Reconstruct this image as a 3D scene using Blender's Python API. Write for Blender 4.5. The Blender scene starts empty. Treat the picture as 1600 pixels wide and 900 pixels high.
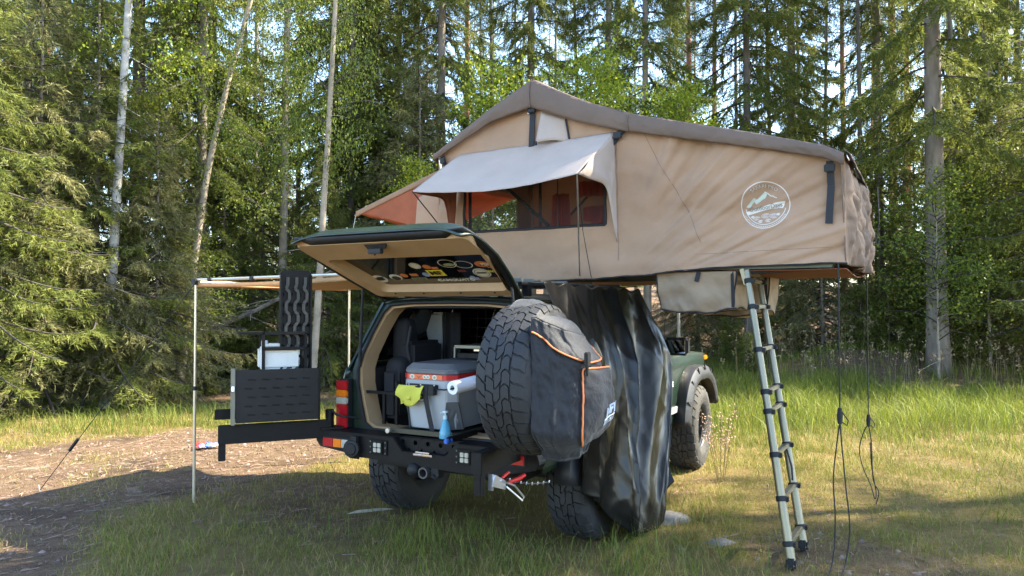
import bpy, bmesh, math, random
import numpy as np
from mathutils import Vector, Matrix
random.seed(7)
rng = np.random.default_rng(7)
SC = bpy.context.scene
COL = SC.collection
PI = math.pi

# ------------------------------------------------------------ camera
cam_d = bpy.data.cameras.new('camera')
cam = bpy.data.objects.new('camera', cam_d)
COL.objects.link(cam)
cam.location = (0, 0, 1.63)
cam.rotation_euler = (math.radians(91.37), 0, 0)
cam_d.sensor_width = 36
cam_d.lens = 1170 / 1600 * 36
cam_d.clip_start = 0.05
cam_d.clip_end = 600
SC.camera = cam

# ------------------------------------------------------------ world, sun, exposure
SUN_EL = math.radians(43)
SUN_AZ = math.radians(78)          # clockwise from +Y (straight ahead) towards +X
world = bpy.data.worlds.new('World')
SC.world = world
world.use_nodes = True
nt = world.node_tree
bg = nt.nodes['Background']
sky = nt.nodes.new('ShaderNodeTexSky')
sky.sky_type = 'NISHITA'
sky.sun_disc = False
sky.sun_elevation = SUN_EL
sky.sun_rotation = SUN_AZ
sky.air_density = 1.0
sky.dust_density = 0.5
sky.ozone_density = 1.6
nt.links.new(sky.outputs[0], bg.inputs[0])
bg.inputs[1].default_value = 0.15
sun_d = bpy.data.lights.new('sun', 'SUN')
sun_d.energy = 5.0
sun_d.angle = math.radians(0.55)
sun_d.color = (1.0, 0.90, 0.70)
sun = bpy.data.objects.new('sun', sun_d)
COL.objects.link(sun)
sdir = Vector((math.sin(SUN_AZ) * math.cos(SUN_EL), math.cos(SUN_AZ) * math.cos(SUN_EL), math.sin(SUN_EL)))
sun.rotation_euler = sdir.to_track_quat('Z', 'Y').to_euler()
sun.location = (20, 20, 30)
SC.view_settings.view_transform = 'Standard'
SC.view_settings.look = 'None'
SC.view_settings.exposure = 2.5
SC.view_settings.gamma = 1.0

# ------------------------------------------------------------ frames: the car's own axes (x forward, y left)
TH = math.radians(29)
BX, BY = -0.13, 5.72
ST, CT = math.sin(TH), math.cos(TH)
ROTZ = PI / 2 - TH
def tow(v):
    x, y, z = v
    return Vector((BX + x * ST - y * CT, BY + x * CT + y * ST, z))
VM = Matrix.Translation((BX, BY, 0)) @ Matrix.Rotation(ROTZ, 4, 'Z')

# ------------------------------------------------------------ materials
MATS = {}
def mat(name, col, rough=0.6, metal=0.0, var=0.15, scale=6.0, bump=0.0, bscale=60.0, col2=None,
        trans=0.0, island=0.0, coat=0.0, spec=0.5, wave=None, alpha=None, emit=0, sheen=0.0, stretch=None, rvar=0.0):
    if name in MATS:
        return MATS[name]
    m = bpy.data.materials.new(name)
    m.use_nodes = True
    N, Lk = m.node_tree.nodes, m.node_tree.links
    b = N['Principled BSDF']
    out = N['Material Output']
    b.inputs['Roughness'].default_value = rough
    b.inputs['Metallic'].default_value = metal
    b.inputs['Specular IOR Level'].default_value = spec
    if coat: b.inputs['Coat Weight'].default_value = coat; b.inputs['Coat Roughness'].default_value = 0.08
    if sheen: b.inputs['Sheen Weight'].default_value = sheen
    tc = N.new('ShaderNodeTexCoord')
    src = tc.outputs['Object']
    if stretch:
        mp = N.new('ShaderNodeMapping'); mp.inputs['Scale'].default_value = stretch
        Lk.new(src, mp.inputs[0]); src = mp.outputs[0]
    nz = N.new('ShaderNodeTexNoise')
    nz.inputs['Scale'].default_value = scale
    nz.inputs['Detail'].default_value = 6
    nz.inputs['Roughness'].default_value = 0.6
    Lk.new(src, nz.inputs['Vector'])
    mix = N.new('ShaderNodeMix'); mix.data_type = 'RGBA'
    c = Vector(col[:3])
    if col2 is None:
        a_, b_ = c * (1 - var), c * (1 + var)
    else:
        a_, b_ = c, Vector(col2[:3])
    mix.inputs[6].default_value = (*a_, 1); mix.inputs[7].default_value = (*b_, 1)
    rmp = N.new('ShaderNodeMapRange'); rmp.inputs[1].default_value = 0.3; rmp.inputs[2].default_value = 0.7
    Lk.new(nz.outputs['Fac'], rmp.inputs[0]); Lk.new(rmp.outputs[0], mix.inputs[0])
    colout = mix.outputs[2]
    if island:
        g = N.new('ShaderNodeNewGeometry')
        hs = N.new('ShaderNodeHueSaturation')
        mr = N.new('ShaderNodeMapRange'); mr.inputs[3].default_value = 1 - island; mr.inputs[4].default_value = 1 + island
        Lk.new(g.outputs['Random Per Island'], mr.inputs[0]); Lk.new(mr.outputs[0], hs.inputs['Value'])
        mr2 = N.new('ShaderNodeMapRange'); mr2.inputs[3].default_value = 0.5 + island * .06; mr2.inputs[4].default_value = 0.5 - island * .06
        Lk.new(g.outputs['Random Per Island'], mr2.inputs[0]); Lk.new(mr2.outputs[0], hs.inputs['Hue'])
        Lk.new(colout, hs.inputs['Color']); colout = hs.outputs[0]
    Lk.new(colout, b.inputs['Base Color'])
    if rvar:
        mr3 = N.new('ShaderNodeMapRange'); mr3.inputs[3].default_value = rough - rvar; mr3.inputs[4].default_value = rough + rvar
        Lk.new(nz.outputs['Fac'], mr3.inputs[0]); Lk.new(mr3.outputs[0], b.inputs['Roughness'])
    if bump:
        n2 = N.new('ShaderNodeTexNoise'); n2.inputs['Scale'].default_value = bscale; n2.inputs['Detail'].default_value = 4
        Lk.new(src, n2.inputs['Vector'])
        bp = N.new('ShaderNodeBump'); bp.inputs['Strength'].default_value = bump; bp.inputs['Distance'].default_value = 0.01
        Lk.new(n2.outputs['Fac'], bp.inputs['Height']); Lk.new(bp.outputs[0], b.inputs['Normal'])
    sh = b.outputs[0]
    if trans:
        t = N.new('ShaderNodeBsdfTranslucent'); Lk.new(colout, t.inputs[0])
        ms = N.new('ShaderNodeMixShader'); ms.inputs[0].default_value = trans
        Lk.new(sh, ms.inputs[1]); Lk.new(t.outputs[0], ms.inputs[2]); sh = ms.outputs[0]
    if alpha is not None:
        t = N.new('ShaderNodeBsdfTransparent')
        ms = N.new('ShaderNodeMixShader'); ms.inputs[0].default_value = alpha
        Lk.new(t.outputs[0], ms.inputs[1]); Lk.new(sh, ms.inputs[2]); sh = ms.outputs[0]
    Lk.new(sh, out.inputs['Surface'])
    MATS[name] = m
    return m

# ------------------------------------------------------------ mesh building
def fast_mesh(name, V, F4=None, F3=None):
    """numpy verts + quads and/or triangles -> mesh"""
    me = bpy.data.meshes.new(name)
    V = np.asarray(V, dtype=np.float32)
    me.vertices.add(len(V)); me.vertices.foreach_set('co', V.ravel())
    loops = []; starts = []; tot = 0
    if F4 is not None and len(F4):
        F4 = np.asarray(F4, dtype=np.int32); loops.append(F4.ravel()); starts.append(np.arange(len(F4)) * 4 + tot); tot += F4.size
    if F3 is not None and len(F3):
        F3 = np.asarray(F3, dtype=np.int32); loops.append(F3.ravel()); starts.append(np.arange(len(F3)) * 3 + tot); tot += F3.size
    loops = np.concatenate(loops); starts = np.concatenate(starts).astype(np.int32)
    me.loops.add(tot); me.loops.foreach_set('vertex_index', loops)
    me.polygons.add(len(starts)); me.polygons.foreach_set('loop_start', starts)
    me.update(calc_edges=True)
    return me

class MB:
    def __init__(s): s.v = []; s.f = []
    def add(s, vs, fs):
        o = len(s.v); s.v.extend([Vector(q) for q in vs]); s.f.extend([tuple(i + o for i in f) for f in fs]); return s
    def box(s, c, d, R=None, taper=None):
        c = Vector(c); hx, hy, hz = d[0] / 2, d[1] / 2, d[2] / 2
        vs = [Vector((x, y, z)) for z in (-hz, hz) for y in (-hy, hy) for x in (-hx, hx)]
        if taper:
            for q in vs:
                if q.z > 0: q.x *= taper; q.y *= taper
        if R is not None: vs = [R @ q for q in vs]
        return s.add([q + c for q in vs], [(0, 2, 3, 1), (4, 5, 7, 6), (0, 1, 5, 4), (2, 6, 7, 3), (0, 4, 6, 2), (1, 3, 7, 5)])
    def bar(s, p0, p1, w, h, up=(0, 0, 1)):
        """rectangular bar from p0 to p1, w across, h along up"""
        p0, p1 = Vector(p0), Vector(p1); d = (p1 - p0).normalized(); up = Vector(up)
        sx = d.cross(up)
        if sx.length < 1e-4: sx = d.cross(Vector((1, 0, 0)))
        sx.normalize(); u = sx.cross(d).normalized()
        vs = []
        for p in (p0, p1):
            for a, b in ((-1, -1), (1, -1), (1, 1), (-1, 1)): vs.append(p + sx * a * w / 2 + u * b * h / 2)
        return s.add(vs, [(3, 2, 1, 0), (4, 5, 6, 7), (0, 1, 5, 4), (1, 2, 6, 5), (2, 3, 7, 6), (3, 0, 4, 7)])
    def tube(s, pts, r, n=8, caps=True):
        pts = [Vector(p) for p in pts]; rs = r if isinstance(r, (list, tuple)) else [r] * len(pts)
        o = len(s.v); ref = None
        for i, p in enumerate(pts):
            d = (pts[min(i + 1, len(pts) - 1)] - pts[max(i - 1, 0)]).normalized()
            if ref is None: ref = d.orthogonal().normalized()
            ref = (ref - d * ref.dot(d)).normalized(); b = d.cross(ref)
            for k in range(n):
                a = 2 * PI * k / n; s.v.append(p + (ref * math.cos(a) + b * math.sin(a)) * rs[i])
        for i in range(len(pts) - 1):
            for k in range(n):
                k2 = (k + 1) % n
                s.f.append((o + i * n + k, o + i * n + k2, o + (i + 1) * n + k2, o + (i + 1) * n + k))
        if caps:
            s.f.append(tuple(o + k for k in reversed(range(n)))); e = o + (len(pts) - 1) * n; s.f.append(tuple(e + k for k in range(n)))
        return s
    def cyl(s, p0, p1, r, n=16, r1=None): return s.tube([p0, p1], [r, r if r1 is None else r1], n)
    def prism(s, poly, off):
        off = Vector(off); n = len(poly); P = [Vector(p) for p in poly]
        return s.add(P + [p + off for p in P], [tuple(range(n - 1, -1, -1)), tuple(range(n, 2 * n))] + [(i, (i + 1) % n, n + (i + 1) % n, n + i) for i in range(n)])
    def lathe(s, prof, c, axis=(0, 0, 1), n=24, close=False):
        """prof: (radius, along) pairs"""
        ax = Vector(axis).normalized(); e = ax.orthogonal().normalized(); g = ax.cross(e); c = Vector(c); o = len(s.v)
        for r, a in prof:
            for k in range(n):
                t = 2 * PI * k / n; s.v.append(c + ax * a + (e * math.cos(t) + g * math.sin(t)) * r)
        for i in range(len(prof) - 1):
            for k in range(n):
                k2 = (k + 1) % n; s.f.append((o + i * n + k, o + i * n + k2, o + (i + 1) * n + k2, o + (i + 1) * n + k))
        if close:
            s.f.append(tuple(o + k for k in reversed(range(n)))); e_ = o + (len(prof) - 1) * n; s.f.append(tuple(e_ + k for k in range(n)))
        return s
    def grid(s, fn, nu, nv, skip=None, flip=False):
        o = len(s.v)
        for i in range(nu + 1):
            for j in range(nv + 1): s.v.append(Vector(fn(i / nu, j / nv)))
        for i in range(nu):
            for j in range(nv):
                if skip and skip((i + .5) / nu, (j + .5) / nv): continue
                q = (o + i * (nv + 1) + j, o + (i + 1) * (nv + 1) + j, o + (i + 1) * (nv + 1) + j + 1, o + i * (nv + 1) + j + 1)
                s.f.append(q[::-1] if flip else q)
        return s
    def sphere(s, c, r, n=12, m=8, sc=(1, 1, 1)):
        c = Vector(c); o = len(s.v)
        for i in range(m + 1):
            th = PI * i / m
            for k in range(n):
                a = 2 * PI * k / n
                s.v.append(c + Vector((math.sin(th) * math.cos(a) * sc[0], math.sin(th) * math.sin(a) * sc[1], math.cos(th) * sc[2])) * r)
        for i in range(m):
            for k in range(n):
                k2 = (k + 1) % n; s.f.append((o + i * n + k, o + (i + 1) * n + k, o + (i + 1) * n + k2, o + i * n + k2))
        return s
    def xf(s, M):
        s.v = [M @ q for q in s.v]; return s
    def build(s, name, m, parent=None, bevel=0.0, smooth=True, thick=0.0, ang=35, seg=2, label=None, off=-1):
        me = bpy.data.meshes.new(name)
        me.from_pydata([tuple(q) for q in s.v], [], s.f)
        if bevel or thick:
            bm = bmesh.new(); bm.from_mesh(me)
            if bevel:
                es = [e for e in bm.edges if len(e.link_faces) == 2 and e.calc_face_angle(0) > math.radians(40)]
                bmesh.ops.bevel(bm, geom=es, offset=bevel, segments=seg, affect='EDGES', clamp_overlap=True)
            bm.to_mesh(me); bm.free()
        me.materials.append(m)
        if smooth:
            me.polygons.foreach_set('use_smooth', [True] * len(me.polygons))
            me.set_sharp_from_angle(angle=math.radians(ang))
        me.update()
        o = bpy.data.objects.new(name, me); COL.objects.link(o)
        if thick:
            md = o.modifiers.new('solid', 'SOLIDIFY'); md.thickness = thick; md.offset = off
        if parent is not None:
            o.parent = parent
            o.location = -Vector(parent.get('_loc', (0, 0, 0)))
        if label: o['label'] = label
        return o

def tag(o, label, cat, group=None):
    o['label'] = label; o['category'] = cat
    if group: o['group'] = group
    return o
def thing(name, label, cat, loc=(0, 0, 0), group=None, world_frame=False):
    """Empty at the thing's base; loc in car axes unless world_frame; parts give their verts in the same axes as loc"""
    o = bpy.data.objects.new(name, None); COL.objects.link(o)
    o.empty_display_size = 0.2
    if world_frame: o.location = loc
    else: o.location = tow(loc); o.rotation_euler = (0, 0, ROTZ)
    o['_loc'] = list(loc)
    return tag(o, label, cat, group)
def copy_tree(o, parent=None):
    c = o.copy(); COL.objects.link(c)
    if parent is not None: c.parent = parent
    for ch in [q for q in bpy.data.objects if q.parent == o]: copy_tree(ch, c)
    return c

def text_part(body, size, M, m, parent, name='lettering', bold=0.0, bend=None, sx=1.0, label=None):
    cu = bpy.data.curves.new('txt', 'FONT'); cu.body = body; cu.size = size; cu.align_x = 'CENTER'; cu.align_y = 'CENTER'
    cu.offset = bold * size; cu.resolution_u = 3; cu.extrude = 0.0006
    t = bpy.data.objects.new('txt', cu)
    me = bpy.data.meshes.new_from_object(t)
    bpy.data.objects.remove(t); bpy.data.curves.remove(cu)
    for v in me.vertices:
        p = Vector((v.co.x * sx, v.co.y, v.co.z))
        if bend:
            a = p.x / bend; rr = bend + p.y
            p = Vector((math.sin(a) * rr, math.cos(a) * rr - bend, p.z))
        v.co = M @ p
    me.name = name; me.materials.clear(); me.materials.append(m)
    o = bpy.data.objects.new(name, me); COL.objects.link(o)
    if parent is not None:
        o.parent = parent; o.location = -Vector(parent.get('_loc', (0, 0, 0)))
    if label: o['label'] = label
    return o

# value noise (numpy-free, for cloth)
from mathutils import noise as mn
def fbm(x, y, z=0.0, o=3):
    a, s, t = 0, 1, 0
    for _ in range(o):
        a += s * mn.noise(Vector((x, y, z))); t += s; x *= 2.03; y *= 2.03; z += 7.1; s *= .5
    return a / t
def smooth(a, b, x):
    t = min(1, max(0, (x - a) / (b - a))); return t * t * (3 - 2 * t)
def lerp_poly(pts, x):
    """piecewise linear through (x, y) sorted pairs"""
    if x <= pts[0][0]: return pts[0][1]
    for (a, b), (c, d) in zip(pts, pts[1:]):
        if x <= c: return b + (d - b) * (x - a) / (c - a)
    return pts[-1][1]
# ------------------------------------------------------------ shared materials
PAINT = mat('dark_green_paint', (0.007, 0.019, 0.012), rough=.35, metal=.0, var=.15, scale=3, coat=.35, rvar=.08)
STEEL = mat('black_powder_coat', (0.0055, 0.0055, 0.006), rough=.5, var=.35, scale=9, bump=.12, bscale=260, rvar=.14, spec=.22)
PLAST = mat('black_plastic', (0.012, 0.0125, 0.014), spec=.35, rough=.6, var=.2, scale=12, bump=.15, bscale=180)
FLARE = mat('flare_plastic', (0.018, 0.019, 0.023), rough=.5, var=.2, scale=6, bump=.1, bscale=220, rvar=.1)
RUBBER = mat('tyre_rubber', (0.019, 0.0195, 0.021), rough=.72, var=.3, scale=14, bump=.2, bscale=90, rvar=.12)
PALE_RUBBER = mat('pale_tyre_rubber', (0.036, 0.034, 0.031), rough=.85, var=.4, scale=9, bump=.25, bscale=90)  # lighter rubber, used on the front tyres only
BEIGE = mat('beige_trim', (0.37, 0.245, 0.13), rough=.5, var=.07, scale=7, bump=.08, bscale=300)
GLASS = mat('tinted_glass', (0.006, 0.006, 0.007), rough=.06, var=.1, coat=.3)
DARK = mat('dark_interior', (0.005, 0.005, 0.006), rough=.85, var=.3, scale=8, bump=.3, bscale=80)
FABB = mat('black_nylon', (0.008, 0.0085, 0.011), rough=.8, var=.25, scale=10, bump=.35, bscale=160)
METAL = mat('bare_aluminium', (0.46, 0.46, 0.40), rough=.33, metal=.9, var=.15, scale=14, bump=.06, bscale=120, rvar=.1)
ZINC = mat('zinc_metal', (0.55, 0.56, 0.60), rough=.3, metal=.9, var=.1, scale=20)
RED = mat('red_lens', (0.42, 0.012, 0.018), rough=.18, var=.1, scale=40, coat=.5)
AMBER = mat('amber_lens', (0.75, 0.19, 0.01), rough=.18, var=.1, scale=40, coat=.5)
CLEAR = mat('clear_lens', (0.42, 0.41, 0.34), rough=.2, var=.15, scale=60, coat=.5)
WHITE = mat('white_print', (0.74, 0.74, 0.72), rough=.6, var=.04)
CHROME = mat('worn_chrome', (0.6, 0.6, 0.6), rough=.2, metal=1, var=.1)

car = thing('off_road_car', 'lifted dark green off-road car with its tailgate open and tent on its roof', 'car', (0, 0, 0))

# ------------------------------------------------------------ tyres
TR, TW, RIM = 0.42, 0.30, 0.205
def tyre_profile(v):
    """v in -1..1 across the tread, beyond that down the sidewall -> (axial, radius)"""
    a = abs(v); s = 1 if v >= 0 else -1
    if a <= 1:
        return s * a * 0.118, TR - 0.014 * a ** 2.6
    t = (a - 1)
    # rounded shoulder then sidewall bulge
    pts = [(0.118, TR - .014), (0.136, TR - .026), (0.149, TR - .052), (0.156, TR - .09), (0.157, TR - .125), (0.150, TR - .16), (0.135, TR - .19), (0.115, RIM + .004), (.108, RIM - .004)]
    q = t * 8
    i = min(7, int(q)); f = min(1, q - i)
    return s * (pts[i][0] + (pts[i + 1][0] - pts[i][0]) * f), pts[i][1] + (pts[i + 1][1] - pts[i][1]) * f
def make_tyre(N=34, wav=1.0, lug=0.013):
    m = MB(); DEP = lug
    vs = [-2 + .0] + [-2 + i * .125 for i in range(1, 9)] + [-.75, -.4, 0, .4, .75] + [1 + i * .125 for i in range(0, 9)]
    vs = sorted(set(round(q, 4) for q in vs))
    prof = []
    for v in vs:
        a, r = tyre_profile(v)
        k = DEP if abs(v) < 1.12 else (DEP * max(0, (1.5 - abs(v)) / .4) if abs(v) < 1.5 else 0)
        prof.append((r - k, a))
    m.lathe(prof, (0, 0, 0), (0, 1, 0), 64)
    e, g = Vector((0, 1, 0)).orthogonal().normalized(), None
    def P(u, v, lift):
        a, r = tyre_profile(v); t = 2 * PI * u / N
        return Vector(((r + lift) * math.cos(t), a, (r + lift) * math.sin(t)))
    cols = [(-1.38, -.60), (-.55, -.16), (-.12, .30), (.35, .60), (.65, 1.38)]
    cols = [(-1.38, -.62), (-.56, -.20), (-.15, .15), (.20, .56), (.62, 1.38)]
    def bnd(b, v):
        return b + wav * (.34 * math.sin(v * 4.4 + .5) + .16 * math.sin(v * 9 + 1.3))
    for ci, (v0, v1) in enumerate(cols):
        k = 5
        for b in range(N):
            gap = .085 if ci in (0, 4) else .07
            dv = .045 if (b % 2) else -.02
            A, B = [], []
            a0, a1 = v0, v1
            if ci == 0: a0 = v0 + (.22 if b % 2 else 0)
            elif ci == 4: a1 = v1 - (.22 if b % 2 else 0)
            else: a0 += dv; a1 += dv
            stag = .5 if ci in (1, 3) else 0
            for q in range(k):
                v = a0 + (a1 - a0) * q / (k - 1)
                A.append((bnd(b + gap + stag, v), v)); B.append((bnd(b + 1 - gap + stag, v), v))
            vs_ = [P(u, v, 0) for u, v in A] + [P(u, v, 0) for u, v in B]
            vs_ += [P(u, v, -DEP - .002) for u, v in A] + [P(u, v, -DEP - .002) for u, v in B]
            fs = []
            for q in range(k - 1):
                fs.append((q, k + q, k + q + 1, q + 1))
                fs.append((q, q + 1, 2 * k + q + 1, 2 * k + q)); fs.append((k + q + 1, k + q, 3 * k + q, 3 * k + q + 1))
            fs.append((0, 2 * k, 3 * k, k)); fs.append((k - 1, 2 * k - 1, 4 * k - 1, 3 * k - 1))
            m.add(vs_, fs)
    # raised sidewall rings
    for sgn in (-1, 1):
        for b in range(N):
            vs_ = []
            for (u, v) in ((b + .25, 1.45), (b + .75, 1.45), (b + .75, 1.56), (b + .25, 1.56)): vs_.append(P(u, sgn * v, 0))
            vs_ = [q + Vector((0, sgn * .003, 0)) for q in vs_]
            m.add(vs_, [(0, 1, 2, 3) if sgn < 0 else (3, 2, 1, 0)])
    return m
def make_rim(side=-1):
    m = MB()
    s = side
    m.lathe([(RIM, .11 * s), (RIM + .006, .12 * s), (RIM + .004, .105 * s), (RIM - .015, .095 * s), (RIM - .02, -.10 * s), (RIM + .004, -.115 * s)], (0, 0, 0), (0, 1, 0), 40)
    m.lathe([(.0, .035 * s), (.045, .035 * s), (.05, .02 * s), (.062, .015 * s)], (0, 0, 0), (0, 1, 0), 24)
    for k in range(8):
        a = 2 * PI * k / 8
        d = Vector((math.cos(a), 0, math.sin(a))); t = Vector((-math.sin(a), 0, math.cos(a)))
        y0, y1 = .012 * s, .055 * s
        for w_, o_ in ((.020, 0),):
            m.prism([d * .055 + t * w_ + Vector((0, y0, 0)), d * .19 + t * w_ * 1.1 + Vector((0, y1, 0)), d * .19 - t * w_ * 1.1 + Vector((0, y1, 0)), d * .055 - t * w_ + Vector((0, y0, 0))], (0, -.025 * s, 0))
        m.cyl(d * .045 + Vector((0, .03 * s, 0)), d * .045 + Vector((0, .045 * s, 0)), .006, 6)
    m.lathe([(.02, .0), (.165, .0), (.165, -.012 * s), (.02, -.012 * s)], (0, 0, 0), (0, 1, 0), 32)   # brake disc
    return m
tyre_mb = make_tyre(30, .8, .015)
rimR = make_rim(-1).build('wheel', mat('rim_grey', (.05, .05, .052), rough=.4, metal=.6, var=.2), car, ang=30)
tyR = tyre_mb.build('tyre', PALE_RUBBER, None, ang=28)
tyR.parent = rimR
rimR.location = (2.576, -.765, TR)
rimR.rotation_euler = (0, .4, math.radians(3))
for (x, y) in ((0, -.765), (0, .765), (2.576, .765)):
    w = rimR.copy(); COL.objects.link(w); w.parent = car; w.location = (x, y, TR)
    if y > 0: w.rotation_euler = (0, 1.3, PI)
    else: w.rotation_euler = (0, 2.1, 0)
    t = tyR.copy(); COL.objects.link(t); t.parent = w
    t.location = (0, 0, 0)
    if x == 0:
        if 'mud' not in globals():
            mud = tyR.data.copy(); mud.materials.clear(); mud.materials.append(RUBBER)
        t.data = mud
tyR.location = (0, 0, 0)

# ------------------------------------------------------------ body
def hw(z):
    return lerp_poly([(.5, .80), (.85, .815), (1.08, .80), (1.17, .765), (1.66, .575)], z)
def arc(cx, cz, r, a0, a1, n):
    return [(cx + r * math.cos(math.radians(a0 + (a1 - a0) * i / n)), cz + r * math.sin(math.radians(a0 + (a1 - a0) * i / n))) for i in range(n + 1)]
for sy in (1, -1):
    # lower side as a curved sheet: columns of x, top and bottom limits follow the arches
    def zlow(x):
        for cx in (0, 2.576):
            r = .50
            if abs(x - cx) < r: return max(.52, .42 + math.sqrt(r * r - (x - cx) ** 2))
        return .52 if .45 < x < 2.1 else .60
    m = MB()
    xs = [-.80] + [-.5 + i * .05 for i in range(21)] + [.75, 1.0, 1.3, 1.6, 1.9] + [2.076 + i * .05 for i in range(21)] + [3.2, 3.32]
    def fn(u, v, sy=sy, xs=xs):
        x = xs[min(len(xs) - 1, int(round(u * (len(xs) - 1))))]
        z0 = zlow(x); z1 = 1.17 - .05 * max(0, (x - 1.8)) / 1.5
        z = z0 + (z1 - z0) * v
        y = hw(z) - (.0 if x < 1.9 else .015) - .10 * smooth(2.95, 3.32, x) ** 2
        if .70 < z < .76 : y += .008
        return (x, sy * y, z)
    m.grid(fn, len(xs) - 1, 14, flip=(sy > 0))
    m.build('side_panel', PAINT, car, thick=.02, off=0)
    # greenhouse
    def S(x, z, o=0.0, sy=sy): return Vector((x, sy * (hw(z) + o), z))
    def pan(poly, name, mt, o=0.0, th=.02):
        mm = MB(); mm.prism([S(x, z, o) for x, z in poly], (0, -sy * th, 0)); mm.build(name, mt, car, smooth=False)
    Zb, Zt = 1.172, 1.655
    pan([(-.80, Zb), (-.55, Zb), (-.42, Zt), (-.64, Zt)], 'rear_pillar', PAINT)
    pan([(-.55, Zb), (.30, Zb), (.30, 1.215), (-.54, 1.215)], 'belt_panel', PAINT)
    pan([(-.545, 1.219), (.28, 1.219), (.28, 1.60), (-.44, 1.60)], 'side_window', GLASS, -.006)
    pan([(.30, Zb), (.36, Zb), (.36, Zt), (.30, Zt)], 'pillar', PAINT)
    pan([(.365, 1.19), (.98, 1.19), (.98, 1.60), (.365, 1.60)], 'side_window', GLASS, -.006)
    pan([(1.0, Zb), (1.08, Zb), (1.08, Zt), (1.0, Zt)], 'pillar', PAINT)
    pan([(1.085, 1.19), (1.70, 1.19), (1.28, 1.60), (1.085, 1.60)], 'side_window', GLASS, -.006)
    pan([(1.71, 1.19), (1.80, 1.19), (1.22, Zt), (1.13, Zt)], 'front_pillar', PAINT)
    pan([(-.44, 1.60), (1.28, 1.60), (1.20, Zt), (-.42, Zt)], 'roof_rail', PAINT, .002)
    # bolt-on flares
    for cx, a0, a1 in ((2.576, 22, 172), (0, 8, 172)):
        m = MB(); n = 26
        secs = []
        for i in range(n + 1):
            a = a0 + (a1 - a0) * i / n
            cross = [(.50, -.80), (.505, -.925), (.53, -.935), (.575, -.93), (.625, -.90), (.635, -.80)]
            row = []
            for r, y in cross:
                # flattened top
                k = .97 + .07 * (abs(math.sin(math.radians(2 * a))))
                row.append(Vector((cx + r * k * math.cos(math.radians(a)), -sy * y * 1.0, .41 + r * k * math.sin(math.radians(a)))))
            secs.append(row)
        o = len(m.v)
        for row in secs: m.v.extend(row)
        w = len(secs[0])
        for i in range(n):
            for k in range(w - 1): m.f.append((o + i * w + k, o + (i + 1) * w + k, o + (i + 1) * w + k + 1, o + i * w + k + 1))
        fl = m.build('wheel_flare', FLARE, car, thick=.008, off=0, ang=50)
        for i in range(6):
            a = math.radians(a0 + 22 + i * (a1 - a0 - 44) / 5); r = .585
            c = Vector((cx + r * 1.03 * math.cos(a), sy * .928, .41 + r * 1.03 * math.sin(a)))
            p = MB(); d = Vector((math.cos(a), 0, math.sin(a))); t = Vector((-math.sin(a), 0, math.cos(a)))
            nrm = Vector((0, sy, 0)) + d * .55
            nrm.normalize()
            poly = [c + (d * .05 - nrm * .01) * 1 + t * .004, c + t * .026 - d * .018 + nrm * .010, c - t * .026 - d * .018 + nrm * .010]
            p.prism(poly, -nrm * .012)
            ob = p.build('bolt_pocket', PLAST, None, smooth=False); ob.parent = fl
# roof
m = MB()
def roof(u, v):
    x = -.63 + 1.86 * u; y = -.585 + 1.17 * v; t = abs(y) / .585
    z = 1.70 - .045 * t ** 6 - .018 * smooth(.85, 0, u * 1.0) * 0 - .03 * smooth(.12, 0, u) - .03 * smooth(.9, 1, u) + .004 * math.cos(v * PI * 8) * (1 - t)
    return (x, y, z)
m.grid(roof, 24, 24, flip=True)
m.build('roof', PAINT, car, thick=.02)
# bonnet, windscreen, nose
m = MB()
m.grid(lambda u, v: (1.80 + 1.5 * u, -.76 + 1.52 * v, 1.185 - .05 * u - .035 * abs(2 * v - 1) ** 3 - .03 * smooth(.9, 1, u)), 12, 16, flip=True)
m.build('bonnet', PAINT, car, thick=.02)
m = MB(); m.prism([(1.80, .70, 1.185), (1.80, -.70, 1.185), (1.22, -.56, 1.655), (1.22, .56, 1.655)], (.01, 0, .008)); m.build('windscreen', GLASS, car, smooth=False)
m = MB(); m.box((3.33, 0, .95), (.06, 1.42, .28)); m.box((3.30, 0, .70), (.12, 1.5, .2)); m.build('nose', PAINT, car, bevel=.02)
m = MB()
for i in range(10): m.box((3.365, -.36 + i * .08, .97), (.02, .02, .2))
m.build('grille', PLAST, car)
m = MB(); m.box((3.5, 0, .72), (.22, 1.6, .2)); m.build('front_bumper', STEEL, car, bevel=.02)
for sy in (1, -1):
    m = MB(); m.box((3.37, sy * .54, .98), (.03, .24, .15)); m.build('headlight', CLEAR, car, bevel=.01)
    m = MB(); m.box((3.16, sy * .775, 1.075), (.13, .03, .045)); m.build('side_marker', AMBER, car, bevel=.006)
# door mirror
for sy in (1, -1):
    m = MB(); m.box((1.62, sy * .93, 1.27), (.10, .22, .16)); m.bar((1.62, sy * .78, 1.22), (1.62, sy * .86, 1.24), .06, .05)
    mo = m.build('door_mirror', PLAST, car, bevel=.03, seg=3)
    m = MB(); m.box((1.566, sy * .935, 1.27), (.006, .17, .115)); g = m.build('mirror_glass', mat('mirror', (.8, .8, .8), rough=.03, metal=1, var=0), None, bevel=.002); g.parent = mo
# radio aerial
m = MB(); m.tube([(1.9, -.72, 1.17), (1.95, -.73, 1.75)], .003, 5); m.build('aerial', PLAST, car)
# lower body cladding
for sy in (1, -1):
    m = MB(); m.box((1.28, sy * .82, .66), (1.5, .02, .06)); m.build('side_moulding', mat('grey_moulding', (.25, .25, .24), rough=.5), car, bevel=.005)
text_part('CHEROKEE', .062, Matrix.Translation((1.66, -.826, .905)) @ Matrix.Rotation(PI / 2, 4, 'X'), WHITE, car, 'badge', bold=.02, sx=1.25)

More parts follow.
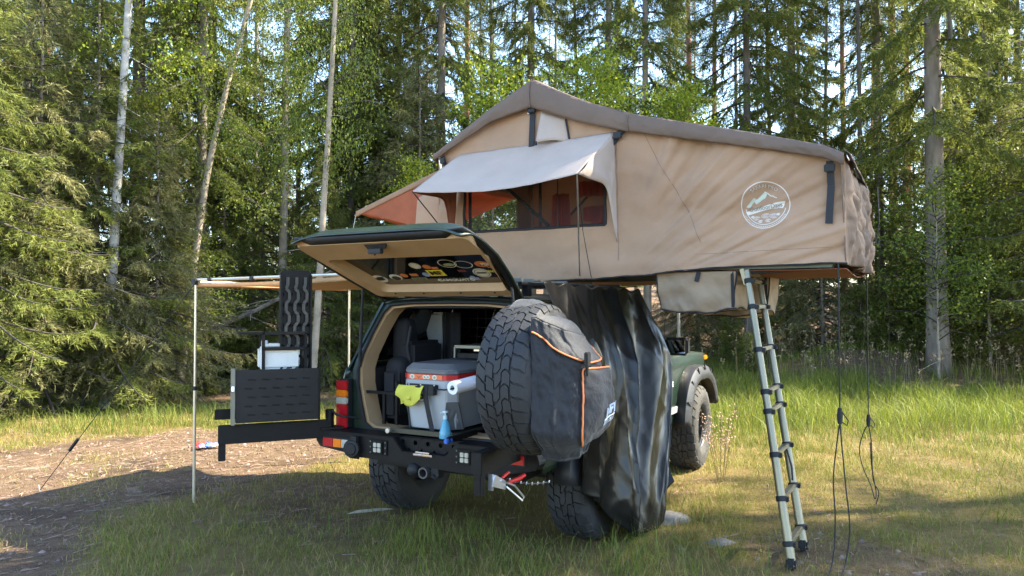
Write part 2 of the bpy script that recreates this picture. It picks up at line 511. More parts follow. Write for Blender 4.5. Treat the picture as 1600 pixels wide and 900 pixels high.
# rear frame and boot opening
def xr(z): return -.80 + .18 * max(0, (z - 1.15) / .51)
inner = [(0, .785), (.30, .785), (.50, .788), (.56, .82), (.595, .95), (.625, 1.08), (.635, 1.18), (.625, 1.28), (.575, 1.44), (.525, 1.56), (.475, 1.612), (.3, 1.628), (0, 1.632)]
mid = [(0, .765), (.31, .765), (.525, .768), (.59, .81), (.625, .94), (.655, 1.08), (.662, 1.18), (.65, 1.29), (.602, 1.45), (.55, 1.58), (.495, 1.638), (.31, 1.652), (0, 1.655)]
outer = [(0, .60), (.40, .60), (.69, .60), (.69, .80), (.69, .95), (.705, 1.08), (.715, 1.18), (.70, 1.28), (.650, 1.45), (.60, 1.60), (.53, 1.675), (.33, 1.688), (0, 1.69)]
def loopp(half, xo): 
    L = [(y, z) for y, z in half] + [(-y, z) for y, z in reversed(half[1:-1])]
    return [Vector((xr(z) + xo, y, z)) for y, z in L]
def ring(m, A, B, flip=False):
    n = len(A); o = len(m.v); m.v.extend(A); m.v.extend(B)
    for i in range(n):
        j = (i + 1) % n; q = (o + i, o + j, o + n + j, o + n + i); m.f.append(q[::-1] if flip else q)
m = MB(); ring(m, loopp(outer, 0), loopp(mid, -.006)); ring(m, loopp(mid, -.006), loopp(mid, .03)); ring(m, loopp(outer, 0), loopp(outer, .05), True)
m.build('rear_frame', PAINT, car, ang=50)
m = MB(); ring(m, loopp(mid, .012), loopp(inner, .006)); ring(m, loopp(inner, .006), loopp([(y * .99, z) for y, z in inner], .14))
m.build('opening_trim', BEIGE, car, ang=50)
m = MB()
L = loopp(mid, -.012); m.tube(L + [L[0]], .011, 6, caps=False); m.build('door_seal', PLAST, car)
for sy in (1, -1):
    m = MB(); m.prism([(-.80, sy * .69, .62), (-.80, sy * .815, .62), (-.79, sy * .805, 1.12), (-.79, sy * .72, 1.17), (-.80, sy * .69, 1.1)], (.05, 0, 0)); m.build('corner_panel', PAINT, car, bevel=.008)
    # tail lamps: red, amber, clear, red from the top
    base = MB(); base.box((-.825, sy * .755, .935), (.05, .10, .35)); bo = base.build('tail_light', PLAST, car, bevel=.008)
    for z0, z1, mt in ((1.035, 1.10, RED), (.985, 1.033, AMBER), (.935, .983, CLEAR), (.765, .933, RED)):
        q = MB(); q.box((-.856, sy * .757, (z0 + z1) / 2), (.03, .094, z1 - z0)); ob = q.build('lens', mt, None, bevel=.006); ob.parent = bo
# under body, floor, interior
m = MB(); m.box((1.25, 0, .66), (3.9, 1.36, .1)); m.box((-.02, .66, .98), (1.3, .06, .4)); m.box((-.02, -.66, .98), (1.3, .06, .4))
m.box((0, .58, .82), (.9, .2, .24)); m.box((0, -.58, .82), (.9, .2, .24))
m.build('floor_pan', DARK, car, bevel=.01)
m = MB(); m.box((.25, 0, 1.625), (1.7, 1.06, .02)); m.build('headliner', DARK, car)
for y in (-.36, .36):
    m = MB()
    m.box((.95, y, 1.15), (.14, .48, .62)); m.box((.93, y, 1.52), (.09, .26, .14)); m.box((.7, y, .82), (.5, .5, .14))
    m.build('front_seat', DARK, car, bevel=.05, seg=3)
# grid barrier behind the load
m = MB()
for i in range(15): m.tube([(.12, -.56 + i * .08, 1.30), (.12, -.52 + i * .0743, 1.62)], .0025, 4)
for i in range(5): m.tube([(.12, -.56, 1.32 + i * .07), (.12, .56, 1.32 + i * .07)], .0025, 4)
m.tube([(.12, -.58, 1.28), (.12, .58, 1.28)], .01, 6); m.tube([(.12, -.53, 1.615), (.12, .53, 1.615)], .01, 6)
m.build('cargo_grille', STEEL, car)
# side pocket storage on the left inside
m = MB(); m.box((-.40, .50, 1.0), (.5, .14, .36)); m.box((-.32, .46, 1.28), (.4, .14, .18)); m.build('side_storage', FABB, car, bevel=.03, seg=3)
m = MB(); m.bar((-.76, .62, 1.02), (-.76, .34, 1.02), .02, .02); m.bar((-.74, .47, 1.02), (-.74, .47, .80), .02, .02); m.bar((-.74, .36, 1.1), (-.74, .36, .80), .02, .02)
m.build('storage_frame', STEEL, car)

# axles, springs, exhaust, tow hitch
m = MB(); m.tube([(0, -.66, TR), (0, .66, TR)], .045, 12); m.sphere((0, -.05, TR), .15, 14, 10, (1, 1, 1)); m.tube([(2.576, -.66, TR), (2.576, .66, TR)], .04, 12); m.build('axle', PLAST, car)
for y in (.5, -.5):
    m = MB(); m.tube([(-.65, y, .62), (-.35, y, .5), (0, y, .47), (.35, y, .5), (.65, y, .6)], .02, 6); m.build('leaf_spring', PLAST, car)
for y in (.42, -.42):
    m = MB(); m.tube([(-.1, y, .45), (-.35, y, .75)], .03, 10); m.build('damper', PLAST, car)
m = MB(); m.tube([(-.7, -.50, .56), (-.2, -.50, .56)], .1, 16); m.tube([(-.7, -.5, .56), (-1.0, -.62, .55)], .025, 10); m.build('exhaust', PLAST, car)
m = MB(); m.bar((-.6, 0.02, .57), (-.95, 0.02, .57), .07, .07); m.box((-.80, 0, .57), (.08, .9, .06)); m.build('tow_receiver', STEEL, car, bevel=.004)
m = MB(); m.lathe([(.036, 0), (.036, .10), (.026, .10), (.026, 0), (.036, 0)], (-1.03, -.07, .567), (1, 0, 0), 20); m.build('tow_tube', mat('worn_steel', (.10, .10, .105), rough=.5, metal=.6, var=.3), car)
m = MB(); m.sphere((-1.0, .02, .575), .045, 14, 10); m.build('tow_ball', PLAST, car)
m = MB(); m.box((-.97, -.14, .57), (.06, .06, .07)); m.tube([(-1.0, -.13, .56), (-1.02, -.16, .54), (-1.02, -.19, .57)], .006, 6); m.build('tow_pin', PLAST, car, bevel=.005)
m = MB()
for i in range(16):
    t = i / 15; c = Vector((-.93 + .05 * t, -.63 - .26 * t, .575 - .02 * math.sin(t * PI)))
    m.lathe([(.008, -.0025), (.011, 0), (.008, .0025), (.006, 0), (.008, -.0025)], c, (0, 1 if i % 2 else .2, .3 if i % 2 else 1), 8)
m.build('safety_chain', ZINC, car)

# ------------------------------------------------------------ rear bumper
def px(y): return y
bt = .768
face = [(.865, bt), (.19, bt), (.11, .683), (-.22, .683), (-.30, bt), (-.865, bt), (-.885, .70), (-.865, .66), (-.60, .60), (-.34, .588), (.37, .607), (.83, .652), (.865, .69)]
m = MB(); m.prism([(-1.0, y, z) for y, z in face], (.10, 0, 0)); bump_ob = m.build('rear_bumper', STEEL, car, bevel=.005)
m = MB(); m.box((-.83, 0, .757), (.14, 1.70, .016)); m.build('bumper_step', STEEL, car, bevel=.004)
# recessed plate with real round holes
m = MB(); x0 = -.945; cells = 5; y0, y1, z0, z1 = -.30, .20, .683, .766
cw = (y1 - y0) / cells
for i in range(cells):
    ca, cb = y0 + i * cw, y0 + (i + 1) * cw; cy, cz, r = (ca + cb) / 2, .735, .0155
    o = len(m.v); n = 16
    for k in range(n):
        a = 2 * PI * (k + .5) / n; c_, s_ = math.cos(a), math.sin(a)
        # point on the rectangle border along this angle
        tx = (cb - cy if c_ > 0 else cy - ca) / max(1e-6, abs(c_)); tz = (z1 - cz if s_ > 0 else cz - z0) / max(1e-6, abs(s_)); t = min(tx, tz)
        m.v.append(Vector((x0, cy + c_ * t, cz + s_ * t)))
    for k in range(n):
        a = 2 * PI * (k + .5) / n; m.v.append(Vector((x0, cy + r * math.cos(a), cz + r * math.sin(a))))
    for k in range(n):
        a = 2 * PI * (k + .5) / n; m.v.append(Vector((x0 + .008, cy + r * math.cos(a), cz + r * math.sin(a))))
    for k in range(n):
        j = (k + 1) % n; m.f.append((o + k, o + j, o + n + j, o + n + k)); m.f.append((o + n + k, o + n + j, o + 2 * n + j, o + 2 * n + k))
m.build('perforated_plate', STEEL, car, smooth=False)
m = MB(); m.box((-1.01, -.055, .690), (.015, .11, .012)); m.box((-1.005, -.055, .675), (.02, .15, .012)); m.build('plate_light', CHROME, car, bevel=.003)
for y in (.307, -.377):
    m = MB(); m.box((-1.004, y, .693), (.008, .15 if y > 0 else .13, .10)); m.box((-1.012, y, .693), (.016, .085, .085)); wl = m.build('work_light', STEEL, car, bevel=.008)
    q = MB()
    for a in (-1, 1):
        for b in (-1, 1): q.box((-1.022, y + a * .0165, .693 + b * .0165), (.008, .028, .028))
    ob = q.build('lens', CLEAR, None, bevel=.003); ob.parent = wl
    q = MB()
    for a in (-1, 1):
        for b in (-1, 0, 1): q.cyl((-1.006, y + a * .062, .693 + b * .036), (-1.014, y + a * .062, .693 + b * .036), .006, 6)
    ob = q.build('bolt', mat('dull_bolt', (.12, .12, .12), rough=.5, metal=.5), None); ob.parent = wl; ob['kind'] = 'stuff'
for sy in (1, -1):
    m = MB(); m.box((-1.002, sy * .675, .69 if sy > 0 else .712), (.01, .25, .075)); ml = m.build('marker_light', PLAST, car, bevel=.004)
    zc = .69 if sy > 0 else .712
    for a, b, mt in ((.70, .79, RED), (.625, .698, AMBER), (.565, .623, CLEAR)):
        q = MB(); q.box((-1.008, sy * (a + b) / 2, zc), (.014, b - a, .056)); ob = q.build('lens', mt, None, bevel=.003); ob.parent = ml
m = MB(); m.lathe([(0, -.02), (.035, -.02), (.04, -.012), (.055, -.01), (.06, 0), (.058, .015), (.0, .02)], (-1.045, .505, .672), (1, .25, 0), 28); m.box((-1.03, .49, .735), (.03, .05, .04)); m.build('round_cover', PLAST, car)

# ------------------------------------------------------------ right swing-out arm with the spare wheel
m = MB(); m.bar((-.93, -.735, .772), (-1.46, -.735, .772), .07, .118); m.bar((-1.425, -.735, .72), (-1.425, -.735, .595), .045, .05, (1, 0, 0)); m.cyl((-.92, -.78, .74), (-.92, -.78, .93), .035, 16)
m.bar((-1.2, -.74, .82), (-1.2, -.74, 1.40), .06, .06, (1, 0, 0)); m.box((-1.23, -.775, 1.23), (.22, .03, .22))
m.build('right_swing_arm', STEEL, car, bevel=.004)
sp = make_rim(-1).build('spare_wheel', MATS['rim_grey'], car, ang=30)
spt = make_tyre(36, 1.0, .012).build('tyre', RUBBER, None, ang=28); spt.parent = sp
sp.location = (-1.235, -.955, 1.23); sp.rotation_euler = (0, .2, math.radians(3))
# toggle clamp
m = MB(); m.box((-1.37, -.775, .66), (.012, .03, .09)); m.prism([(-1.38, -.79, .64), (-1.36, -.80, .70), (-1.30, -.83, .66), (-1.30, -.83, .61)], (0, .01, 0))
m.tube([(-1.33, -.82, .665), (-1.25, -.86, .625), (-1.20, -.89, .555), (-1.235, -.90, .545), (-1.31, -.84, .63)], .006, 6)
cl = m.build('toggle_clamp', ZINC, car, bevel=.001)
q = MB(); q.tube([(-1.28, -.83, .645), (-1.20, -.86, .655), (-1.16, -.875, .67)], [.009, .013, .011], 8); q.tube([(-1.32, -.82, .68), (-1.28, -.84, .705)], .009, 8)
ob = q.build('red_grip', mat('red_rubber', (.6, .02, .015), rough=.4), None); ob.parent = cl

# ------------------------------------------------------------ left swing-out arm: beam, rack
H0 = Vector((-.95, .80, 0)); AD = Vector((-.57, .45, 0)).normalized(); AN = Vector((-.45, -.57, 0)).normalized()
def A(s, z, n=0.0): return H0 + AD * s + AN * n + Vector((0, 0, z))
def AB(m, s0, s1, z0, z1, n0, n1):
    vs = [A(s, z, n) for z in (z0, z1) for n in (n0, n1) for s in (s0, s1)]
    return m.add(vs, [(0, 2, 3, 1), (4, 5, 7, 6), (0, 1, 5, 4), (2, 6, 7, 3), (0, 4, 6, 2), (1, 3, 7, 5)])
m = MB(); AB(m, .0, .72, .712, .832, -.035, .035); AB(m, .672, .718, .60, .712, -.025, .025); m.cyl(A(-.01, .74), A(-.01, .905), .03, 16); AB(m, -.1, .06, .77, .785, -.06, .06)
AB(m, .2, .74, .86, .93, -.10, -.085)
arm_l = m.build('left_swing_arm', STEEL, car, bevel=.004)
m = MB(); AB(m, .147, .166, .85, 1.449, -.03, .0); AB(m, .425, .446, .85, 1.449, -.03, .0); AB(m, .147, .446, 1.432, 1.452, -.03, -.0); AB(m, .147, .446, 1.325, 1.348, -.03, .0)
AB(m, .425, .60, 1.437, 1.452, -.26, .0); AB(m, .425, .446, .85, 1.437, -.26, -.24); AB(m, .147, .446, 1.18, 1.19, -.26, -.0)
m.build('can_rack', STEEL, car, bevel=.003)
m = MB(); m.tube([A(-.02, .90, .02), A(-.05, .87, .05), (-.93, .66, .86), (-.84, .62, .84)], .008, 6); m.build('cable', PLAST, car)

# ------------------------------------------------------------ tailgate, raised
HE = Vector((-.9175, 0, .398)); HN = Vector((.398, 0, .9175)); HO = Vector((-.62, 0, 1.69))
def Hh(s, y, n): return HO + HE * s + Vector((0, y - .04 * s, 0)) + HN * n
def hwid(s): return lerp_poly([(0, .585), (.12, .61), (.35, .655), (.62, .695), (.80, .685), (.93, .645), (.97, .615)], s)
m = MB()
def skin(u, v):
    s = .97 * u; t = 2 * v - 1; w = hwid(s)
    base = .055 + .03 * smooth(.5, .72, s) - .02 * smooth(.85, .93, s)
    n = base - (base + .012) * abs(t) ** 7 - .075 * smooth(.86, .97, s) ** 1.3 * (1 - .35 * abs(t) ** 7)
    return Hh(s, w * t * (1 - .0), n)
m.grid(skin, 40, 40)
gate = m.build('tailgate', PAINT, car, thick=.012, off=1, ang=50)
# dark rim between skin and trim
m = MB()
def edge(s0, wfac, n): return [Hh(.02, wfac * hwid(.02), n)] 
st = [i / 20 * .95 for i in range(21)]
LO = [Hh(s, hwid(s), -.008) for s in st] + [Hh(.965, y, -.03) for y in (.5, .2, 0, -.2, -.5)] + [Hh(s, -hwid(s), -.008) for s in reversed(st)]
LI = [Hh(s, hwid(s) - .05, -.028) for s in st] + [Hh(.90, y, -.045) for y in (.5, .2, 0, -.2, -.5)] + [Hh(s, -hwid(s) + .05, -.028) for s in reversed(st)]
LO = LO + [Hh(0, 0, -.008)]; LI = LI + [Hh(.05, 0, -.02)]
ring(m, LO, LI); m.build('tailgate_rim', PLAST, car, thick=.008, off=0, ang=50)
# beige inner trim: loft of loops from outer rim to the glass
def rr(s0, s1, w0, w1, n0, n1, k=6):
    """rounded frame loop: s0 near hinge, s1 far; w half widths there"""
    P = []
    cr = .05
    def corner(cs, cy, a0):
        for i in range(k + 1):
            a = math.radians(a0 + 90 * i / k); P.append((cs + cr * math.cos(a), cy + cr * math.sin(a)))
    corner(s1 - cr, w1 - cr, 0); corner(s0 + cr, w0 - cr, 90); corner(s0 + cr, -w0 + cr, 180); corner(s1 - cr, -w1 + cr, 270)
    return [Hh(s, y, n0 + (n1 - n0) * (s - s0) / (s1 - s0)) for s, y in P]
m = MB()
OC = Vector((0, -.05, 0))
l0 = rr(.075, .925, .545, .655, -.006, -.022); l1 = rr(.085, .905, .555, .640, -.030, -.05); l2 = [p_ + OC for p_ in rr(.165, .70, .505, .60, -.032, -.048)]; l3 = [p_ + OC for p_ in rr(.185, .665, .485, .575, .018, .018)]
ring(m, l0, l1, True); ring(m, l1, l2, True); ring(m, l2, l3, True)
m.build('tailgate_trim', BEIGE, car, ang=55)
m = MB(); m.prism([p_ + OC for p_ in rr(.18, .67, .49, .58, .017, .017)], HN * .006); m.build('tailgate_window', GLASS, car, smooth=False)
q = MB()
for y in (.36, .12, -.18, -.44): q.cyl(Hh(.145, y, -.038), Hh(.145, y, -.033), .007, 8)
q.build('trim_screw', PLAST, car)
m = MB(); m.prism([Hh(.93, .13, -.02), Hh(.93, -.10, -.02), Hh(.86, -.06, -.075), Hh(.85, .08, -.075)], HN * .03); m.box(Hh(.865, 0.01, -.088), (.03, .10, .03)); m.tube([Hh(.87, .01, -.085), Hh(.86, .01, -.115)], .008, 6); m.build('tailgate_latch', PLAST, car, bevel=.006)
for sy in (1, -1):
    m = MB(); m.tube([Hh(.22, sy * .60, -.03), Vector((-.79, sy * .655, 1.20))], [.009, .009], 8); m.tube([Hh(.22, sy * .60, -.03).lerp(Vector((-.79, sy * .655, 1.20)), .45), Vector((-.79, sy * .655, 1.20))], .013, 8); m.build('gas_strut', PLAST, car)
    m = MB(); m.box((-.63, sy * .38, 1.70), (.08, .07, .02)); m.build('hinge', PAINT, car, bevel=.004)
# stickers on the glass, printed flat
SW = mat('sticker_white', (.62, .62, .55), rough=.5, var=.08, scale=60)
SY = mat('sticker_yellow', (.72, .62, .05), rough=.5, var=.05)
SO = mat('sticker_orange', (.55, .18, .05), rough=.5, var=.1, scale=80)
SB = mat('sticker_black', (.015, .015, .015), rough=.5)
SG = mat('sticker_green', (.25, .30, .16), rough=.5, var=.1, scale=80)
SBL = mat('sticker_blue', (.25, .33, .55), rough=.5, var=.1, scale=60)
NG = .0155
def gl(s, y, n=NG): return Hh(s - .02, y + .0, n)
def disc(s, y, rs, ry, mt, n=NG, k=20, name='sticker'):
    q = MB(); P = [gl(s + rs * math.sin(2 * PI * i / k), y + ry * math.cos(2 * PI * i / k), n) for i in range(k)]; q.prism(P, -HN * .0008); return q.build(name, mt, car, smooth=False)
def rect(s, y, ds, dy, mt, n=NG, name='sticker', rnd=0):
    q = MB(); q.prism([gl(s + a * ds / 2, y + b * dy / 2, n) for a, b in ((-1, -1), (1, -1), (1, 1), (-1, 1))], -HN * .0008); return q.build(name, mt, car, smooth=False)
def ringd(s, y, r0, r1, mt, n=NG - .002, ky=1.0, name='sticker'):
    q = MB(); k = 24
    A_ = [gl(s + r0 * math.sin(2 * PI * i / k), y + ky * r0 * math.cos(2 * PI * i / k), n) for i in range(k)]; B_ = [gl(s + r1 * math.sin(2 * PI * i / k), y + ky * r1 * math.cos(2 * PI * i / k), n) for i in range(k)]
    ring(q, A_, B_); return q.build(name, mt, car, smooth=False)
# text on glass seen from below/behind: x of text -> -y, up of text -> +s
def GM(s, y, n=NG - .0025):
    M = Matrix.Identity(4); M.col[0][:3] = (0, -1, 0); M.col[1][:3] = tuple(HE); M.col[2][:3] = tuple(-HN); M.col[3][:3] = tuple(gl(s, y, n)); return M
disc(.30, .42, .055, .062, SW); disc(.30, .42, .02, .045, SB, NG - .002); rect(.325, .40, .02, .05, SB, NG - .002)
disc(.32, .27, .045, .05, SW); disc(.31, .27, .03, .035, SB, NG - .002)
disc(.345, .185, .028, .03, SO); rect(.35, .10, .035, .06, SO); rect(.29, .09, .03, .12, SG); text_part('OVERLAND', .022, GM(.29, .09), SB, car)
disc(.48, .01, .042, .042, SW); ringd(.48, .01, .033, .036, SG); disc(.46, -.07, .03, .03, SO); 
rect(.37, -.09, .085, .125, SY); text_part('MF', .075, GM(.37, -.09), SB, car, bold=.03)
disc(.35, .0, .03, .028, SBL); rect(.44, -.12, .03, .05, SO)
ringd(.50, -.25, .050, .055, SW, ky=1.2); disc(.48, -.25, .02, .04, SG); ringd(.48, -.36, .045, .050, SW, ky=1.3); rect(.39, -.30, .03, .06, mat('sticker_maroon', (.12, .02, .02)))
text_part('CAMOUATO', .042, GM(.265, -.19), SW, car, bold=.02, sx=1.2)
rect(.275, -.335, .035, .07, SBL); disc(.295, -.33, .02, .02, SBL)
disc(.355, -.43, .062, .062, SW); ringd(.355, -.43, .048, .052, SB); rect(.36, -.43, .018, .07, SB, NG - .002)
disc(.475, -.49, .04, .05, SO); rect(.465, -.49, .025, .04, mat('sticker_rust', (.3, .08, .02)), NG - .002)
text_part('PDCM', .045, GM(.475, -.535), SW, car, bold=.03, sx=.8); rect(.43, -.53, .012, .04, SO)
text_part('4WD', .038, GM(.375, -.515), SY, car, bold=.03, sx=.8)

# roof rack
m = MB()
for sy in (1, -1):
    m.tube([(-.60, sy * .54, 1.775), (1.3, sy * .54, 1.775)], .016, 10)
    for x in (-.5, .1, .7, 1.25): m.box((x, sy * .54, 1.73), (.06, .04, .07))
m.build('roof_rail', STEEL, car)
RK = mat('rack_bar', (.16, .17, .15), rough=.5, metal=.4)
for x in (-.60, -.45, .1, .6, 1.2):
    m = MB(); m.bar((x, -.56, 1.80), (x, .56, 1.80), .035, .025)
    m.build('rack_bar', RK, car, bevel=.004)
m = MB()
for y in (.25, .0, -.18, -.42): m.box((-.60, y, 1.765), (.05, .04, .05))
m.build('rack_foot', PLAST, car, bevel=.005)
# ------------------------------------------------------------ rooftop tent
CANV = mat('tan_canvas', (.42, .268, .170), rough=.85, var=.13, scale=1.6, bump=.35, bscale=26, trans=.20)
CANV2 = mat('sky_lit_canvas', (.42, .335, .275), rough=.85, var=.07, scale=3, bump=.3, bscale=30, trans=.10)  # same tan canvas, with pale sky light put into its colour
COVER = mat('taupe_cover', (.125, .084, .060), rough=.7, var=.14, scale=3, bump=.45, bscale=24, rvar=.1)
ORAN = mat('orange_lining', (.42, .13, .06), rough=.8, var=.2, scale=4, bump=.3, bscale=30, trans=.4)
RUST = mat('rust_lining', (.30, .11, .065), rough=.8, var=.12, scale=4, bump=.3, bscale=30, trans=.25)
WEB = mat('black_webbing', (.012, .012, .016), rough=.7, var=.2, scale=50, bump=.3, bscale=300)
SHOE = mat('bag_canvas', (.27, .195, .125), rough=.6, var=.12, scale=5, bump=.35, bscale=30, rvar=.1)
MESHM = mat('insect_mesh', (.03, .028, .03), rough=.9, var=.1, alpha=.42)
SEAM = mat('canvas_seam', (.24, .16, .115), rough=.9)
CURT = mat('red_orange_curtain', (.85, .17, .06), rough=.8, var=.15, trans=.5)
XR = .35                       # plane of the tent wall that faces the tailgate
XF = 2.02
tent = thing('rooftop_tent', 'tan canvas rooftop tent with a taupe cover opened out over the side of the car', 'rooftop tent', (1.1, -.2, 1.86))
TOP = [(-2.44, 2.63), (-2.3, 2.70), (-1.9, 2.82), (-.965, 3.075), (-.55, 3.24), (-.16, 3.44), (.25, 3.24), (.76, 2.945)]   # roof line (y, z)
VAL = [(-2.44, .075), (-1.9, .10), (-.965, .135), (-.5, .18), (-.16, .215), (.2, .11), (.76, .05)]       # hanging edge below it
BOT = [(-2.40, 1.905), (-1.75, 1.90), (-1.45, 1.885), (-1.1, 1.855), (-.7, 1.835), (-.2, 1.82), (.78, 1.83)]
def wrinkle(y, z):
    """displacement of the rear wall along -x"""
    d = .006 * fbm(y * 3, z * 3, 1)
    k = smooth(-1.0, -1.35, y)
    # diagonal tension folds fanning from the hinge towards the right top corner
    a = math.atan2(z - 1.55, -(y + .6) + .001)
    r = math.hypot(z - 1.55, y + .6)
    f = fbm(a * 7.0, r * .7, 3, 3)
    f2 = fbm(a * 17.0, r * 1.0 + 4, 6, 2)
    d += k * (.085 * f + .045 * (abs(f2) - .2)) + .022 * fbm(y * 2.2 + z * 2.0, z * 5 - y, 8, 2) + .03 * (1 - k) * fbm(y * 2.5 + z, z * 3, 11, 3)
    # bulge at the seam where the base hinges
    d += .05 * math.exp(-((y + 1.35 - (z - 1.95) * -.5) / .16) ** 2) * smooth(2.35, 1.9, z)
    d += .015 * smooth(2.0, 1.83, z) * fbm(y * 7, 0, 9)
    d -= .03 * smooth(.75, 1.0, 1 - abs((z - 2.3) / .9)) * k
    return d
def rear(y, z, o=0.0): return Vector((XR - wrinkle(y, z) - o, y, z))
ys = [.76 - 3.2 * i / 150 for i in range(151)]
WY0, WY1, WZ0, WZ1 = .50, -.765, 2.245, 2.86
m = MB()
def fw(u, v):
    y = .76 - 3.19 * u
    z0 = lerp_poly(BOT, y) + .012 * fbm(y * 5, 3, 3); z1 = lerp_poly(TOP, y) - .03
    return rear(y, z0 + (z1 - z0) * v)
def skipw(u, v):
    y = .76 - 3.19 * u; z0 = lerp_poly(BOT, y); z1 = lerp_poly(TOP, y) - .03; z = z0 + (z1 - z0) * v
    return WY1 < y < WY0 and WZ0 + .03 * (y - WY0) * 0 < z < WZ1
m.grid(fw, 200, 70, skipw)
m.build('rear_wall', CANV, tent, thick=.006, off=0, ang=180)
# hem piping along the bottom
m = MB(); m.tube([rear(y, lerp_poly(BOT, y) + .004 + .012 * fbm(y * 5, 3, 3), .002) for y in ys[::2]], .006, 5); m.build('hem', WEB, tent)
# seams
for P in ([(-.86, 2.95), (-.87, 1.86)], [(-1.03, 3.0), (-1.17, 2.7), (-1.40, 2.30), (-1.50, 2.05)]):
    m = MB(); pts = []
    for (a, b), (c, d) in zip(P, P[1:]):
        for i in range(10): pts.append(rear(a + (c - a) * i / 10, b + (d - b) * i / 10, .003))
    m.tube(pts, .003, 4); m.build('seam', SEAM, tent)
m = MB(); m.tube([rear(y, 2.0 + .02 * (y + 1.6) * -1, .003) for y in [-1.45 - i * .045 for i in range(21)]], .0025, 4); m.build('seam', SEAM, tent)
# far wall, end walls
m = MB()
m.grid(lambda u, v: (XF + .03 * fbm(u * 8, v * 5, 2), .76 - 3.19 * u, lerp_poly(BOT, .76 - 3.19 * u) + (lerp_poly(TOP, .76 - 3.19 * u) - lerp_poly(BOT, .76 - 3.19 * u)) * v), 80, 24,
       lambda u, v: .30 < u < .43 and .32 < v < .66)
m.build('front_wall', CANV, tent, thick=.006, off=0, ang=180)
def endw(u, v):
    x = XR + (XF - XR) * u
    z = 1.90 + .76 * v - .02 * u
    bul = .035 + .05 * math.sin(PI * u) * math.sin(PI * min(1, v * 1.1)) + .12 * fbm(u * 6 + .6 * v, v * 1.6, 4) - .06 * abs(fbm(u * 11 + v, v * 3, 8)) + .03 * fbm(u * 17, v * 7, 8)
    bul *= smooth(0, .1, u) * smooth(1, .93, u)
    if v > .85: bul -= (v - .85) * .25
    return (x, -2.40 - bul - .03 * (1 - v), z)
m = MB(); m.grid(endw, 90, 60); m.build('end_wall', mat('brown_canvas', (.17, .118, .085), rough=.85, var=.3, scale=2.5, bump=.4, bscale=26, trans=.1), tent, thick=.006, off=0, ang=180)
m = MB(); m.grid(lambda u, v: (XR + (XF - XR) * u, .76 + .02 * fbm(u * 5, v * 5, 1), 1.84 + 1.10 * v), 30, 24, lambda u, v: .15 < u < .85 and .32 < v < .85)
m.build('left_wall', CANV, tent, thick=.006, off=0, ang=180)
# inside seen through the window: lining curtains, far window, floor
m = MB(); m.grid(lambda u, v: (1.3 + .05 * math.sin(v * 16 + u) + .1 * u, .24 - .26 * v - .10 * (1 - u) * (1 - v), 2.66 - .42 * u), 20, 30); m.build('curtain', CURT, tent, thick=.003)
m = MB(); m.grid(lambda u, v: (1.3 + .03 * math.sin(v * 18), -.10 - .28 * v, 2.76 - .14 * u), 8, 20); m.build('curtain', CURT, tent, thick=.003)
m = MB(); m.grid(lambda u, v: (1.32 + .03 * math.sin(v * 14), -.16 - .24 * v, 2.53 - .2 * u * (.6 + .4 * v)), 8, 20); m.build('curtain', CURT, tent, thick=.003)
m = MB(); m.tube([(.5, -.84, 2.3), (.55, -.86, 2.62), (1.1, -.8, 2.72)], .02, 6); m.tube([(.4, .42, 2.86), (.42, -.25, 2.27)], .016, 6); m.tube([(.42, .49, 2.86), (.42, .49, 2.26)], .014, 6)
m.tube([(.44, -.165, 3.2), (.44, -.165, 2.25)], .012, 6); m.tube([(1.9, .5, 2.3), (1.9, -.1, 2.85), (1.9, -.6, 2.3)], .014, 6)
m.build('inner_pole', WEB, tent)
m = MB(); m.box((1.18, -.82, 2.02), (1.55, 3.0, .18)); m.build('mattress', mat('mattress_fabric', (.12, .10, .09), rough=.9), tent, bevel=.03)
m = MB(); m.box((1.185, -.82, 1.93), (1.60, 3.1, .02)); m.box((1.185, -.82, 1.90), (1.58, 3.05, .03)); m.build('base_board', mat('base_board', (.10, .135, .11), rough=.45, metal=.3, var=.15, scale=3), tent, bevel=.004)
m = MB()
for x in (.5, 1.1, 1.75): m.bar((x, .70, 1.872), (x, -1.2, 1.872), .03, .03)
m.bar((.42, .70, 1.872), (.42, -1.2, 1.872), .03, .03); m.bar((.42, -1.24, 1.86), (1.9, -1.24, 1.86), .035, .03); m.build('base_rail', RK, tent, bevel=.003)
# red-brown floor cloth under the overhang
m = MB(); m.grid(lambda u, v: (XR + .03 + 1.6 * u, -1.30 - 1.13 * v, 1.872 + .012 * fbm(u * 5, v * 5, 3) - .025 * math.sin(PI * u)), 20, 20); m.build('underside_cloth', RUST, tent, thick=.004)
m = MB(); m.tube([(.40, -1.75, 1.86), (.52, -2.36, 1.885), (1.9, -2.40, 1.89)], .012, 6); m.build('base_piping', WEB, tent)
# window: mesh, frame
m = MB(); m.grid(lambda u, v: rear(WY0 + (WY1 - WY0) * u, WZ0 + (WZ1 - WZ0) * v, -.006), 20, 10); m.build('window_mesh', MESHM, tent)
m = MB()
for a, b, c, d in ((WY0, WZ0, WY1, WZ0), (WY1, WZ0, WY1, WZ1), (WY0, WZ1, WY0, WZ0)):
    m.bar(rear(a, b, .004), rear(c, d, .004), .012, .03, (1, 0, 0)) if False else m.tube([rear(a + (c - a) * i / 12, b + (d - b) * i / 12, .004) for i in range(13)], .012, 6)
m.build('window_frame', WEB, tent)
for yy in (-.145, -.37):
    m = MB(); m.tube([rear(yy, WZ0, .012), rear(yy, WZ1, .012)], .005, 5); m.build('zip', WEB, tent)
